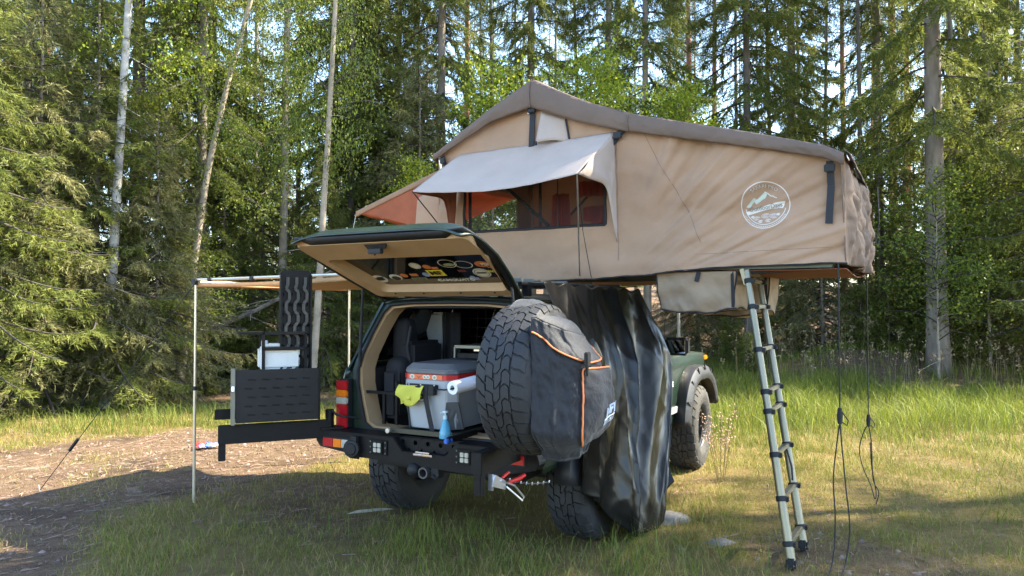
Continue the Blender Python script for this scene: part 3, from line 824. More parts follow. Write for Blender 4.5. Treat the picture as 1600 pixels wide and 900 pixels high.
# window awning flap held out by two poles
OL, OR_ = Vector((-.20, .635, 2.525)), Vector((-.18, -.765, 2.548))
IL, IR = Vector((XR - .01, .55, 2.90)), Vector((XR - .015, -.845, 2.935))
def flap(u, v):
    a = OL.lerp(OR_, u); b = IL.lerp(IR, u); p = b.lerp(a, v)
    sag = .05 * math.sin(PI * u) * v * (.3 + .7 * v) + .03 * math.sin(PI * v) * math.sin(PI * u)
    p.z -= sag - .010 * fbm(u * 5 + v * 3, v * 2, 5); p.x += .02 * math.sin(PI * u) * v
    return p
m = MB(); m.grid(flap, 50, 26); m.build('window_awning', CANV2, tent, thick=.004, off=0, ang=180)
def gus(I, O, yb, sgn):
    B = Vector((XR - .02, yb, 2.11))
    def fn(u, v):
        # u from the wall line to the free curved edge, v from top to bottom
        a = I.lerp(B, v)
        # free edge: from O curving in to B
        c = O.lerp(B, v); k = math.sin(PI * v); c = c + (Vector((XR, yb, 2.75)) - c) * (.42 * k)
        p = a.lerp(c, u); p.y += sgn * (.018 * math.sin(u * 9 + v * 3) * u * (1 - v) + .012 * fbm(u * 4, v * 6, 3)); return p
    return fn
m = MB(); m.grid(gus(IR, OR_, -.865, -1), 24, 30); m.build('awning_gusset', CANV2, tent, thick=.004, off=0, ang=180)
m = MB(); m.grid(gus(IL, OL, .60, 1), 24, 30); m.build('awning_gusset', RUST, tent, thick=.004, off=0, ang=180)
m = MB(); m.tube([OR_ + Vector((0, .0, .005)), OR_.lerp(Vector((XR - .02, -.56, 1.84)), .97)], .006, 6); m.build('awning_pole', METAL, tent)
m = MB(); m.tube([OL + Vector((0, 0, .003)), Vector((.25, .58, 2.19))], .005, 6); m.build('awning_pole', WEB, tent)
m = MB(); m.tube([OR_, Vector((.30, -.60, 2.2)), Vector((XR - .03, -.66, 1.84))], .003, 5); m.build('awning_cord', WEB, tent)
# tan side flap and orange fly held out on the left end
m = MB(); m.grid(lambda u, v: Vector((XR + .02, .765, 2.66)).lerp(Vector((XR + .05, .79, 2.0)), v).lerp(Vector((XR + .06, 1.03 + .07 * v, 2.58 - .3 * v)).lerp(Vector((XR + .03, 1.02, 2.1)), v), u), 10, 12)
m.build('side_gusset', CANV, tent, thick=.004, off=0, ang=180)
FO = [Vector((.40, .775, 2.80)), Vector((1.95, .775, 2.80)), Vector((1.95, 1.70, 2.50)), Vector((.40, 1.72, 2.49))]
def fly(u, v):
    a = FO[0].lerp(FO[1], u); b = FO[3].lerp(FO[2], u); p = a.lerp(b, v); p.z -= .05 * math.sin(PI * u) * v + .02 * fbm(u * 6, v * 6, 2); return p
m = MB(); m.grid(fly, 30, 20); m.build('side_awning', ORAN, tent, thick=.004, off=0, ang=180)
m = MB(); m.grid(lambda u, v: FO[0].lerp(FO[3], u) + Vector((-.004, 0, .012 - .05 * v)), 12, 3); m.build('side_awning_edge', mat('brown_edge', (.26, .15, .085), rough=.8), tent, thick=.006, off=0)
m = MB(); m.grid(lambda u, v: FO[0].lerp(FO[3], u * (1)).lerp(Vector((.42, 1.04 , 2.33)), v * 1.0) if True else None, 16, 10); m.build('side_awning_gusset', ORAN, tent, thick=.003, off=0)
m = MB(); m.tube([FO[3], (.4, 1.82, 2.05), (.3, 1.3, 1.8)], .003, 4); m.build('guy_line', mat('pale_cord', (.5, .55, .45), rough=.7), tent)
# cover
def top_at(y): return lerp_poly(TOP, y)
CY = [.775, .76, .6, .45, .25, .1, -.06, -.16, -.26, -.4, -.55, -.75, -.965, -1.2, -1.5, -1.8, -2.05, -2.25, -2.36, -2.43]
def cov(u, v):
    k = u * (len(CY) - 1); i = min(len(CY) - 2, int(k)); y = CY[i] + (CY[i + 1] - CY[i]) * (k - i)
    z = top_at(y)
    x = XR - .05 + (XF - XR + .1) * v
    sag = .035 * math.sin(PI * v) * smooth(0, .4, abs(y + .16))
    return Vector((x, y, z - sag + .012 * fbm(y * 5, x * 3, 2) - .02 * smooth(.06, 0, v) - .02 * smooth(.94, 1, v)))
m = MB(); m.grid(cov, 76, 24)
def valf(y, v, x, sg):
    z = top_at(y) - .022; h = lerp_poly(VAL, y)
    wr = .010 * fbm(y * 11, v * 2, 3) + .006 * fbm(y * 30, v * 3, 5)
    return Vector((x - sg * (.018 + .012 * math.sin(v * PI) + wr), y, z - h * v + .006 * fbm(y * 8, 1, 1)))
m.grid(lambda u, v: valf(.775 - 3.205 * u, v, XR - .045, 1), 160, 8)
m.grid(lambda u, v: valf(.775 - 3.205 * u, v, XF + .045, -1), 80, 4)
# right end: cover turns down over the end wall
m.grid(lambda u, v: (XR - .05 + (XF - XR + .1) * u, -2.43 - .045 * math.sin(v * 1.5) - .01 * fbm(u * 8, v * 3, 2), 2.645 - (.07 + .05 * u * 0 + .03 * fbm(u * 4, 0, 1)) * v - .02 * smooth(.94, 1, u)), 40, 8)
m.grid(lambda u, v: (XR - .05 + (XF - XR + .1) * u, .775 + .01 * v, 2.93 - .06 * v), 20, 3)
m.build('roof_cover', COVER, tent, thick=.006, off=0, ang=180)
for y in (-.155, -.97):
    m = MB(); m.tube([valf(y, v, XR - .05, 1) + Vector((-.004, 0, 0)) for v in (0, .25, .5, .75, 1)], .004, 4); m.build('seam', COVER, tent)
# straps and buckles
def strap(P, w, name='strap', mt=None, up=(1, 0, 0), buck=None):
    m = MB()
    for a, b in zip(P, P[1:]): m.bar(a, b, w, .006, up)
    s_ = m.build(name, mt or WEB, tent)
    if buck is not None:
        q = MB(); q.box(buck, (.02, w * 1.5, .05)); o = q.build('buckle', PLAST, None, bevel=.005); o.parent = s_
    return s_
strap([rear(-.155, 3.23, .02), rear(-.15, 2.90, .03), rear(-.15, 2.87, .02)], .045, buck=rear(-.155, 3.19, .04))
strap([rear(-.93, 2.955, .035), rear(-.83, 2.84, .03)], .045, buck=rear(-.885, 2.90, .05))
strap([rear(.70, 2.90, .03), rear(.66, 2.78, .03)], .035, buck=rear(.69, 2.86, .045))
strap([rear(-2.34, 2.58, .03), rear(-2.345, 2.42, .03), rear(-2.33, 2.17, .022)], .045, buck=rear(-2.34, 2.53, .045))
strap([(XF - .35, -2.55, 2.58), (XF - .33, -2.56, 2.3), (XF - .30, -2.53, 2.12)], .04, up=(0, 1, 0))
m = MB(); m.bar(rear(.735, 2.90, .03), rear(.715, 2.80, .03), .02, .01, (1, 0, 0)); m.bar(rear(-.125, 3.24, .03), rear(-.125, 3.16, .03), .015, .01, (1, 0, 0)); m.build('pole_end', METAL, tent)
# small vent hood under the peak
V0 = [rear(-.235, 3.165, .02), rear(-.44, 3.085, .01), rear(-.47, 2.90, .01), Vector((XR - .13, -.235, 2.90))]
m = MB(); m.grid(lambda u, v: V0[0].lerp(V0[1], u).lerp(V0[3].lerp(V0[2], u) + Vector((0, 0, .02 * math.sin(u * PI))), v), 8, 8); m.build('vent_hood', CANV2, tent, thick=.004, off=0)
m = MB(); m.tube([V0[1], V0[2]], .008, 5); m.tube([V0[3] + Vector((0, 0, .01)), V0[3] - Vector((0, 0, .02))], .012, 5); m.build('vent_edge', WEB, tent)
# printed logo on the wall, mapped onto the wrinkled cloth
LY, LZ, LR = -1.925, 2.318, .158
LOGO = mat('logo_print', (.66, .62, .56), rough=.8, var=.06)
LOGG = mat('logo_green', (.46, .50, .42), rough=.8, var=.06)
def lp(a, b, o=.006): return rear(LY - a, LZ + b, o)      # a to the right, b up
def lstrip(pts, w, name='logo', mt=None, o=.006):
    m = MB(); n = len(pts)
    for i in range(n - 1):
        (x0, y0), (x1, y1) = pts[i], pts[i + 1]; dx, dy = x1 - x0, y1 - y0; L_ = math.hypot(dx, dy) or 1; nx, ny = -dy / L_ * w / 2, dx / L_ * w / 2
        m.add([lp(x0 + nx, y0 + ny, o), lp(x1 + nx, y1 + ny, o), lp(x1 - nx, y1 - ny, o), lp(x0 - nx, y0 - ny, o)], [(0, 1, 2, 3)])
    return m
def lpoly(pts, mt, o=.006, name='logo', n=10):
    """fill a polygon finely so it follows the cloth"""
    bm = bmesh.new(); vs = [bm.verts.new((x, y, 0)) for x, y in pts]; f = bm.faces.new(vs)
    bmesh.ops.triangulate(bm, faces=[f]); bmesh.ops.subdivide_edges(bm, edges=bm.edges[:], cuts=4, use_grid_fill=True)
    m = MB(); m.add([lp(v.co.x, v.co.y, o) for v in bm.verts], [tuple(v.index for v in f.verts) for f in bm.faces]) if not bm.verts.index_update() else None
    bm.free(); return m
def circ(r, n=56, a0=0, a1=360, cx=0, cy=0, ky=1): return [(cx + r * math.cos(math.radians(a0 + (a1 - a0) * i / n)), cy + ky * r * math.sin(math.radians(a0 + (a1 - a0) * i / n))) for i in range(n + 1)]
lstrip(circ(LR), .006).build('logo_ring', LOGO, tent, smooth=False)
inner_r = .132
lstrip(circ(inner_r, 40, 188, 350), .005).build('logo_ring', LOGO, tent, smooth=False)
wave_top = [(-.130 + .26 * i / 16, -.012 + .034 * math.sin((i / 16 - .35) * 2.4)) for i in range(17)]
wave_bot = [(-.118 + .232 * i / 16, -.052 + .030 * math.sin((i / 16 - .15) * 2.2)) for i in range(17)]
lpoly(wave_top + wave_bot[::-1], LOGG).build('logo_banner', LOGO, tent, smooth=False)
lpoly([(-.130, -.005), (-.115, .012), (-.075, .055), (-.055, .045), (-.004, .094), (.012, .075), (.0, .05), (-.02, .04), (-.035, .028), (-.06, .010), (-.075, .03), (-.09, .012), (-.10, -.01)][::1], LOGG).build('logo_mountain', LOGG, tent, smooth=False)
lstrip([(-.004, .094), (.02, .078), (.04, .060), (.048, .064), (.06, .053), (.075, .047)], .006).build('logo_mountain', LOGO, tent, smooth=False)
m = MB()
for cx, cy, r in ((-.06, -.085, .022), (.0, -.07, .028), (.055, -.075, .026), (.02, -.105, .018), (-.03, -.11, .014), (.085, -.065, .012), (-.085, -.075, .012)):
    for q in (1, .66, .33):
        s_ = lstrip(circ(r * q, 16, 10, 330, cx, cy, .6), .0028, o=.0065); m.add(s_.v, s_.f)
m.build('logo_swirl', LOGO, tent, smooth=False)
def wall_text(body, size, cx, cy, mt, bold=0, bend=None, sx=1, rot=0, o=.009):
    ob = text_part(body, size, Matrix.Identity(4), mt, tent, 'lettering', bold=bold, bend=bend, sx=sx)
    c_, s_ = math.cos(rot), math.sin(rot)
    for v in ob.data.vertices:
        x, y = v.co.x, v.co.y; v.co = lp(cx + x * c_ - y * s_, cy + x * s_ + y * c_, o)
    return ob
wall_text('SAFARI PRO', .030, -.004, .128, LOGO, bold=.014, bend=.128, sx=1.15)
wall_text('OutdoorDays', .046, 0, -.012, mat('logo_dark', (.20, .22, .19), rough=.8), bend=None, sx=.85, rot=.12)
m = MB(); q = lstrip([(0, 0), (.03, 0)], .002)
for i in range(26):
    a = math.radians(205 + i * 5); r = .147
    s_ = lstrip([(r * math.cos(a), r * math.sin(a)), (r * math.cos(a + .05), r * math.sin(a + .05))], .006); m.add(s_.v, s_.f)
m.build('logo_small_print', LOGO, tent, smooth=False)

# ------------------------------------------------------------ shoe bags hanging under the tent
def hang_bag(x0, x1, y0, y1, z0, z1, label):
    t = thing('storage_bag', label, 'bag', (x0, (y0 + y1) / 2, z0), 'tan bags hanging under the tent')
    def sh(x, y, z):
        k = (z1 - z) / (z1 - z0)
        w_ = .028 * mn.noise(Vector((y * 7 + z * 3, z * 9, x))) + .02 * (abs(mn.noise(Vector((y * 12 - z * 7, z * 4, 3)))) - .3)
        return Vector((x + w_ * (.3 + k), y + .03 * k * mn.noise(Vector((x * 6, z * 6, 3))), z - .035 * k * (mn.noise(Vector((x * 4, y * 6, 4))) + .5 * math.sin((y - y0) / (y1 - y0) * PI))))
    def face(P, Q, R, Sx): return lambda u, v: sh(*(P.lerp(Q, u).lerp(Sx.lerp(R, u), v)))
    a, b, c, d = (Vector((x0, y0, z1)), Vector((x0, y1, z1)), Vector((x1, y1, z1)), Vector((x1, y0, z1)))
    e, f, g, h = (Vector((x0 + .03, y0 - .02, z0)), Vector((x0 + .03, y1 + .03, z0 + .025)), Vector((x1, y1 + .03, z0 + .02)), Vector((x1, y0, z0)))
    m = MB(); m.grid(face(a, b, f, e), 40, 24); m.grid(face(b, c, g, f), 24, 24); m.grid(face(c, d, h, g), 24, 16); m.grid(face(d, a, e, h), 24, 16); m.grid(face(e, f, g, h), 24, 24)
    m.build('pouch', SHOE, t, thick=.004, ang=60)
    for L_ in ([a, e, f, b], [c, g, f], [e, h, g]):
        q = MB(); pts = []
        for p0, p1 in zip(L_, L_[1:]):
            for i in range(8): pts.append(sh(*p0.lerp(p1, i / 8)) + Vector((-.003, -.002, -.003)))
        pts.append(sh(*L_[-1])); q.tube(pts, .006, 5); q.build('piping', WEB, t)
    q = MB(); q.bar(b + Vector((-.004, .03, 0)), f + Vector((-.012, .0, .0)), .02, .006, (1, 0, 0)); q.build('webbing', WEB, t)
    q = MB(); q.bar(a.lerp(b, .55) + Vector((-.012, 0, 0)), a.lerp(b, .52) + Vector((-.016, 0, -.07)), .03, .008, (1, 0, 0)); q.build('tab', WEB, t)
    return t
hang_bag(.37, .85, -1.15, -1.73, 1.595, 1.872, 'tan storage bag hanging between the car and the ladder')
hang_bag(1.0, 1.4, -1.35, -1.84, 1.56, 1.868, 'tan storage bag hanging behind the top of the ladder')

# ------------------------------------------------------------ telescopic ladder
lad = thing('ladder', 'telescopic aluminium ladder leaning against the tent overhang', 'ladder', (.19, -2.14, 0))
LB = [Vector((-.02, -2.137, .02)), Vector((.40, -2.15, .02))]
LT = [Vector((.36, -1.80, 1.875)), Vector((.77, -1.80, 1.875))]
LALU = mat('ladder_aluminium', (.24, .215, .15), rough=.38, metal=.75, var=.12, scale=10, rvar=.08, stretch=(1, 1, .2))
rz = [.13, .395, .66, .93, 1.055, 1.33, 1.62, 1.80]
rv = [z / 1.875 for z in rz]
for k in (0, 1):
    m = MB(); cuts = [0] + rv + [1.0]
    for i in range(len(cuts) - 1):
        r = .030 - .0012 * i
        a, b = LB[k].lerp(LT[k], cuts[i]), LB[k].lerp(LT[k], cuts[i + 1]); m.tube([a, b], [r, r], 16)
    m.build('rail', LALU, lad)
    m = MB(); d = (LT[k] - LB[k]).normalized(); m.box(LB[k] + d * .02, (.075, .06, .07)); m.build('rubber_foot', PLAST, lad, bevel=.012)
    for i, t in enumerate(rv):
        c = LB[k].lerp(LT[k], t); r = .036 - .0012 * i
        m = MB(); m.tube([c - d * .017, c + d * .017], [r, r], 16); m.box(c + Vector((0, -.03, 0)), (.035, .03, .03)); m.build('collar', PLAST, lad, bevel=.003)
for i, t in enumerate(rv):
    a, b = LB[0].lerp(LT[0], t), LB[1].lerp(LT[1], t)
    m = MB(); m.bar(a, b, .045, .026, (0, .18, 1)); m.build('rung', LALU, lad, bevel=.006)
m = MB(); m.tube([LB[1].lerp(LT[1], rv[2]) + Vector((-.05, 0, 0)), LB[1].lerp(LT[1], .28) + Vector((-.06, -.02, 0)), LB[1].lerp(LT[1], rv[1]) + Vector((-.04, 0, .04))], .006, 6); m.build('strap', WEB, lad)
m = MB()
for k in (0, 1): m.bar(LT[k] - Vector((0, 0, .10)), LT[k] + Vector((0, .03, .01)), .05, .03)
m.bar(LT[0] + Vector((0, 0, -.02)), LT[1] + Vector((0, 0, -.02)), .04, .03); m.build('hook', LALU, lad, bevel=.004)

# ------------------------------------------------------------ ropes hanging from the tent corners
CORD = mat('black_cord', (.012, .013, .013), rough=.8, var=.3, scale=60)
def rope(label, top, zk, bottom, loops, name='rope'):
    t = thing(name, label, 'rope', bottom, 'ropes hanging from the tent corners')
    top = Vector(top); kn = Vector((top.x, top.y, zk))
    m = MB(); m.tube([top, top.lerp(kn, .5) + Vector((.002, 0, 0)), kn], .0042, 6); m.build('line', CORD, t)
    m = MB(); m.tube([kn + Vector((0, 0, .05)), kn, kn - Vector((.01, 0, .05))], [.012, .018, .012], 8); m.tube([kn + Vector((0, -.01, .03)), kn + Vector((.03, -.045, -.03)), kn + Vector((.02, -.04, -.06)), kn + Vector((.0, -.0, -.03))], .004, 5); m.build('knot', CORD, t)
    for L_ in loops:
        m = MB(); pts = [kn - Vector((0, 0, .04))] + [Vector(q) for q in L_]
        # smooth with catmull
        sm = []
        for i in range(len(pts) - 1):
            p0, p1, p2, p3 = pts[max(0, i - 1)], pts[i], pts[i + 1], pts[min(len(pts) - 1, i + 2)]
            for k in range(6):
                s = k / 6; sm.append(.5 * ((2 * p1) + (p2 - p0) * s + (2 * p0 - 5 * p1 + 4 * p2 - p3) * s * s + (3 * p1 - p0 - 3 * p2 + p3) * s ** 3))
        sm.append(pts[-1]); m.tube(sm, .0045, 5); m.build('line', CORD, t)
r1 = (.18, -2.40, 1.90)
rope('black guy rope hanging nearest the ladder, its loose ends down to the ground', r1, .94, (.1, -2.42, 0),
     [[(.18, -2.385, .8), (.17, -2.36, .55), (.15, -2.37, .3), (.08, -2.36, .06), (-.2, -2.33, .012), (-.3, -2.2, .01)], [(.18, -2.41, .75), (.18, -2.43, .5), (.18, -2.45, .25), (.12, -2.43, .05), (-.15, -2.42, .012), (-.3, -2.5, .01)]])
r2 = (1.95, -2.45, 1.92)
rope('black guy rope from the far outer tent corner, tied up in a short loop', r2, .68, (1.95, -2.45, 0),
     [[(1.95, -2.42, .6), (1.95, -2.38, .45), (1.95, -2.40, .3), (1.95, -2.46, .15), (1.95, -2.49, .04), (1.95, -2.50, .10), (1.95, -2.47, .3), (1.95, -2.46, .5)], [(1.95, -2.47, .5), (1.95, -2.48, .2), (1.95, -2.52, .1), (1.93, -2.50, -.0)]])

# ------------------------------------------------------------ awning on the left of the car
AWF = mat('awning_fabric', (.62, .40, .20), rough=.8, var=.08, bump=.2, bscale=40, trans=.35)
aw = thing('side_awning', 'beige fabric awning on thin metal poles on the left side of the car', 'awning', (.15, 2.43, 0))
P1, P2 = Vector((-.77, 2.43, 0)), Vector((1.12, 2.43, 0))
m = MB()
m.grid(lambda u, v: (-.75 + 1.85 * u, .70 + 1.72 * v, 1.845 - .03 * v - .035 * math.sin(PI * u) * math.sin(PI * v) - .015 * math.sin(PI * v)), 20, 20); m.build('canopy', AWF, aw, thick=.003)
m = MB(); m.grid(lambda u, v: (-.765, .70 + 1.73 * u, 1.855 - .03 * u - .035 * v - .02 * math.sin(PI * u)), 16, 2); m.grid(lambda u, v: (-.75 + 1.85 * u, 2.435, 1.82 - .035 * v), 16, 2); m.build('canopy_edge', AWF, aw, thick=.004, off=0)
AL2 = mat('pole_aluminium', (.66, .60, .48), rough=.35, metal=.7, var=.1)
for P in (P1, P2):
    m = MB(); m.tube([P, P + Vector((0, 0, .95))], .0125, 12); m.tube([P + Vector((0, 0, .95)), P + Vector((0, 0, 1.815))], .010, 12); m.build('pole', AL2, aw)
    m = MB(); m.tube([P + Vector((0, 0, .93)), P + Vector((0, 0, .965))], .018, 10); m.box(P + Vector((0, 0, 1.83)), (.06, .05, .05)); m.build('joint', PLAST, aw, bevel=.004)
m = MB(); m.tube([(-.77, .68, 1.86), (-.77, 2.43, 1.845)], .012, 8); m.tube([(1.12, .68, 1.86), (1.12, 2.43, 1.825)], .012, 8); m.tube([(-.77, 2.43, 1.83), (1.12, 2.43, 1.825)], .010, 8); m.build('frame_tube', AL2, aw)
for t in (.35, .62, .9):
    m = MB(); m.box((-.77, .68 + 1.75 * t, 1.857 - .015 * t), (.035, .04, .035)); m.build('clip', PLAST, aw, bevel=.003)
m = MB(); m.box((.18, .65, 1.84), (2.0, .1, .09)); m.build('case', FABB, aw, bevel=.02)
g = thing('guy_rope', 'thin dark guy rope with a tensioner pegged into the needle covered track', 'rope', (-4.15, 6.62, 0), world_frame=True)
w1 = tow((-.77, 2.43, 1.83)); w2 = Vector((-4.15, 6.62, .01))
m = MB(); m.tube([w1, w1.lerp(w2, .5) - Vector((0, 0, .01)), w2], .0035, 5); m.build('line', CORD, g)
m = MB(); m.tube([w1.lerp(w2, .74), w1.lerp(w2, .80)], .015, 6); m.build('tensioner', PLAST, g)
m = MB(); m.tube([w2 + Vector((-.01, 0, .05)), w2 + Vector((.02, 0, -.1))], .006, 6); m.build('peg', ZINC, g)

# ------------------------------------------------------------ black sheet hung along the right side of the car
TARP = mat('black_plastic_sheet', (.005, .0052, .0052), rough=.25, var=.3, scale=5, bump=.10, bscale=7, spec=.30, rvar=.06)
sheet = thing('plastic_sheet', 'crinkled glossy black plastic sheet hanging along the right side of the car', 'plastic sheet', (.3, -1.05, 0))
def ridge(x, y, z): return 1 - 2.2 * abs(mn.noise(Vector((x, y, z))))
def tarp(u, v):
    # u along the car from back to front, v from top to bottom
    xt = -.80 + 1.62 * u; xb = -.55 + 1.20 * u
    k = v
    x = xt + (xb - xt) * k + .24 * math.sin(PI * min(1, v * 1.12)) * smooth(.45, 1, u)
    zt = 1.775 - .02 * u + .012 * math.sin(u * 40)
    zb = lerp_poly([(0, .44), (.25, .30), (.4, .06), (.75, .02), (.9, .10), (1, .30)], u)
    z = zt + (zb - zt) * v
    y = -.80 - .14 * math.sin(min(1, v * 1.4) * PI / 2) - .10 * smooth(.55, 1, v) * smooth(.2, .6, u) - .05 * u
    a = u * 4.2 + .45 * v * (u - .4) * 4 + .9 * v * v + .12 * mn.noise(Vector((u * 3, v * 2, 4)))
    fold = .10 * ridge(a, v * .30, 2) + .020 * ridge(u * 5 + v * 2.2, v * 1.2, 6) + .006 * ridge(u * 9 - v * 5, v * 4, 9)
    y -= fold * (.12 + .88 * smooth(.0, .35, v))
    y -= .010 * mn.noise(Vector((u * 9, v * 7, 3))) + .0015 * ridge(u * 22 + v * 9, v * 16, 5)
    x += .05 * mn.noise(Vector((a, v * 1.4 + 5, 9))) * v
    return (x, y, z)
m = MB(); m.grid(tarp, 200, 120); m.build('sheet', TARP, sheet, thick=.002, off=0, ang=180)
m = MB(); m.tube([(-.8, -.79, 1.782), (-.2, -.795, 1.775), (.45, -.80, 1.77), (.95, -.80, 1.79)], .005, 6); m.build('hanging_line', CORD, sheet)

# ------------------------------------------------------------ canvas bag slung over the spare wheel
BAGM = mat('waxed_bag_cloth', (.011, .0125, .017), rough=.75, var=.4, scale=7, bump=.4, bscale=55, sheen=.15, rvar=.12)
BX0, BX1, BYI, BYO = -1.56, -1.02, -1.13, -1.31
BZ0, BZH = .84, .73
bag = thing('wheel_bag', 'black canvas bag with orange piping slung over the spare wheel', 'bag', (-1.28, -1.2, .80))
def ringpt(a, z):
    t = (z - BZ0) / BZH
    g = smooth(.0, .22, t); h = smooth(.72, 1, t)
    x0 = BX0 + .13 * (1 - g); x1 = BX1 - .05 * (1 - g) - .06 * h
    yo = BYO + .05 * (1 - g) + .07 * h - .02 * math.sin(PI * min(1, max(0, t)))
    yi = BYI + .005
    P = [(x0, yi), (x0 + .05, yi + (yo - yi) * .5), (x0 + .15, yo), (x1 - .10, yo - .005), (x1, yo + .06), (x1 + .01, yi), (x0, yi)]
    k = a * 6; i = min(5, int(k)); f = k - i; f = f * f * (3 - 2 * f) * .5 + f * .5
    return P[i][0] + (P[i + 1][0] - P[i][0]) * f, P[i][1] + (P[i + 1][1] - P[i][1]) * f
def bagp(a, v, o=0.0):
    z = BZ0 + BZH * v
    x, y = ringpt(a, z)
    cx, cy = -1.23, -1.19
    # the top slopes down away from the wheel, the bottom sags at the outer rear
    zt = z
    if v > .6: zt = z - (v - .6) * 1.6 * max(0, (-1.14 - y)) - (v - .6) * .18 * smooth(-1.5, -.9, x)
    if v < .3: zt = z - .05 * (1 - v / .3) * smooth(-1.1, -1.3, y) * smooth(-1.2, -1.45, x) + .03 * (1 - v / .3) * smooth(-1.25, -.95, x)
    d = .020 * fbm(a * 16, v * 3.0, 2) + .018 * fbm(a * 7 + v * 4, v * 5, 6) - .016 * abs(fbm(a * 22 + v * 9, v * 7, 12)) + .006 * fbm(a * 40, v * 22, 3)
    n = Vector((x - cx, (y - cy) * 1.6, 0)).normalized()
    p = Vector((x, y, zt)) + n * (d + o)
    return p
m = MB(); m.grid(lambda u, v: bagp(u, v), 120, 60)
# closing caps
def cap(v, dz, top):
    c = Vector((-1.23, -1.19, BZ0 + BZH * v + dz - (.03 if top else 0))); 
    m.grid(lambda u, w: bagp(u, v).lerp(c, w * w * (1 if top else 1)) + Vector((0, 0, (.03 if top else -.02) * math.sin(w * PI / 2) )), 60, 8)
cap(1.0, -.02, True); cap(0.0, .02, False)
m.build('sack', BAGM, bag, thick=.004, off=0, ang=180)
# yoke over the tyre
m = MB(); m.grid(lambda u, v: (-1.235 + .42 * (u - .5) * (1 - .1 * v) + .01 * fbm(u * 6, v * 6, 1), -1.15 + .26 * v, 1.53 + .135 * math.sin(min(1, v * 1.3) * PI / 2) - .33 * (u - .5) ** 2 + .012 * fbm(u * 8, v * 5, 3)), 20, 16); m.build('yoke', BAGM, bag, thick=.005, off=0, ang=180)
# outer pocket
def pock(u, v):
    a = .345 + .26 * u; vv = .10 + .58 * v
    return bagp(a, vv, .004 + .055 * (max(0, math.sin(PI * u)) ** .5) * (max(0, math.sin(PI * min(1, v * .9 + .05))) ** .4))
m = MB(); m.grid(pock, 30, 40); m.build('pocket', BAGM, bag, thick=.004, off=0, ang=180)
def flapf(u, v):
    a = .02 + .68 * u; dip = .13 * math.sin(min(1, u / .5) * PI / 2) ** 2 if u < .5 else .16 * math.cos((u - .5) * PI) ** 2
    vv = 1.0 - (.10 + dip * 1.0) * v
    return bagp(a, vv, .012 + .008 * v)
m = MB(); m.grid(flapf, 60, 14); m.build('flap', BAGM, bag, thick=.005, off=0, ang=180)
ORP = mat('orange_piping', (.72, .22, .07), rough=.7, var=.1, scale=30)
def strip_on(fn, n, w, name='piping', mt=ORP):
    """flat ribbon along fn(t), wide along the direction fn2"""
    m = MB(); pts = [fn(i / n) for i in range(n + 1)]; m.tube(pts, w, 6); m.build(name, mt, bag)
strip_on(lambda t: flapf(t * .97 + .01, 1.0) + Vector((-.003, -.005, 0)), 40, .0048)
strip_on(lambda t: pock(.02, .02 + .95 * t) + Vector((-.008, -.006, 0)), 24, .0048)
strip_on(lambda t: pock(.02 + .8 * t, .985) + Vector((-.004, -.008, 0)), 16, .0048)
m = MB(); c = flapf(.5, 1.0); m.box(c + Vector((-.005, -.02, .02)), (.05, .02, .075)); m.box(c + Vector((-.005, -.02, -.04)), (.025, .01, .06)); m.build('buckle', PLAST, bag, bevel=.005)
m = MB(); m.box(pock(.75, .72) + Vector((0, -.012, 0)), (.04, .012, .035)); m.build('buckle', PLAST, bag, bevel=.004)
# white woven label on the pocket
LBW = mat('label_print', (.62, .72, .85), rough=.7, var=.05)
def lab(x, y, o=.004):   # x right, y up in metres on the pocket face
    return pock(.52 + x / .30, .36 + y / .42) + Vector((-.003, -.004 - o, 0))
def labrect(x0, x1, y0, y1, mt, o, sh=.25):
    m = MB(); m.grid(lambda u, v: lab(x0 + (x1 - x0) * u, y0 + (y1 - y0) * v + sh * (x0 + (x1 - x0) * u), o), 6, 4); return m.build('label', mt, bag, thick=.0008)
for i, (w0, w1) in enumerate(((-.055, .060),)):
    labrect(-.048, .058, -.058, -.022, LBW, .004, .35)
def on_pocket(body, size, cx, cy, mt, bold, sx, sh=.35):
    ob = text_part(body, size, Matrix.Identity(4), mt, bag, 'lettering', bold=bold, sx=sx)
    for v in ob.data.vertices:
        x, y, z_ = v.co.x + cx, v.co.y + cy, v.co.z; v.co = lab(x, y + sh * x, .008)
on_pocket('MFIA', .062, .0, .012, LBW, .05, .72)
on_pocket('ICKTON', .030, .005, -.040, SB, .04, .8)

# ------------------------------------------------------------ things on the left swing arm
tb = thing('folding_table', 'black folding table stowed flat on the left swing arm', 'folding table', tuple(A(.36, .84, .10)))
m = MB(); AB(m, .08, .618, .855, 1.205, .085, .10); m.build('table_top', mat('table_black', (.009, .009, .010), rough=.5, var=.3, spec=.3), tb, bevel=.004)
SLOT = mat('slot_black', (.004, .004, .004), rough=.9)
for r in range(5):
    for c_ in range(5):
        m = MB(); s0 = .14 + c_ * .088 + (.02 if r % 2 else 0); z0 = .90 + r * .058; m.prism([A(s0, z0, .1005), A(s0 + .05, z0 + .004, .1005), A(s0 + .05, z0 + .014, .1005), A(s0, z0 + .010, .1005)], AN * .003); m.build('slot_rib', SLOT, tb, smooth=False)
m = MB(); AB(m, .62, .645, .845, 1.215, .04, .115); m.build('table_frame', mat('table_edge', (.20, .19, .15), rough=.5, metal=.4), tb, bevel=.003)
m = MB(); m.tube([A(.633, 1.10, .118), A(.633, 1.07, .122)], .012, 8); m.build('table_catch', CHROME, tb)
m = MB(); AB(m, .07, .084, .85, 1.21, .03, .108); m.build('table_frame', STEEL, tb, bevel=.003)
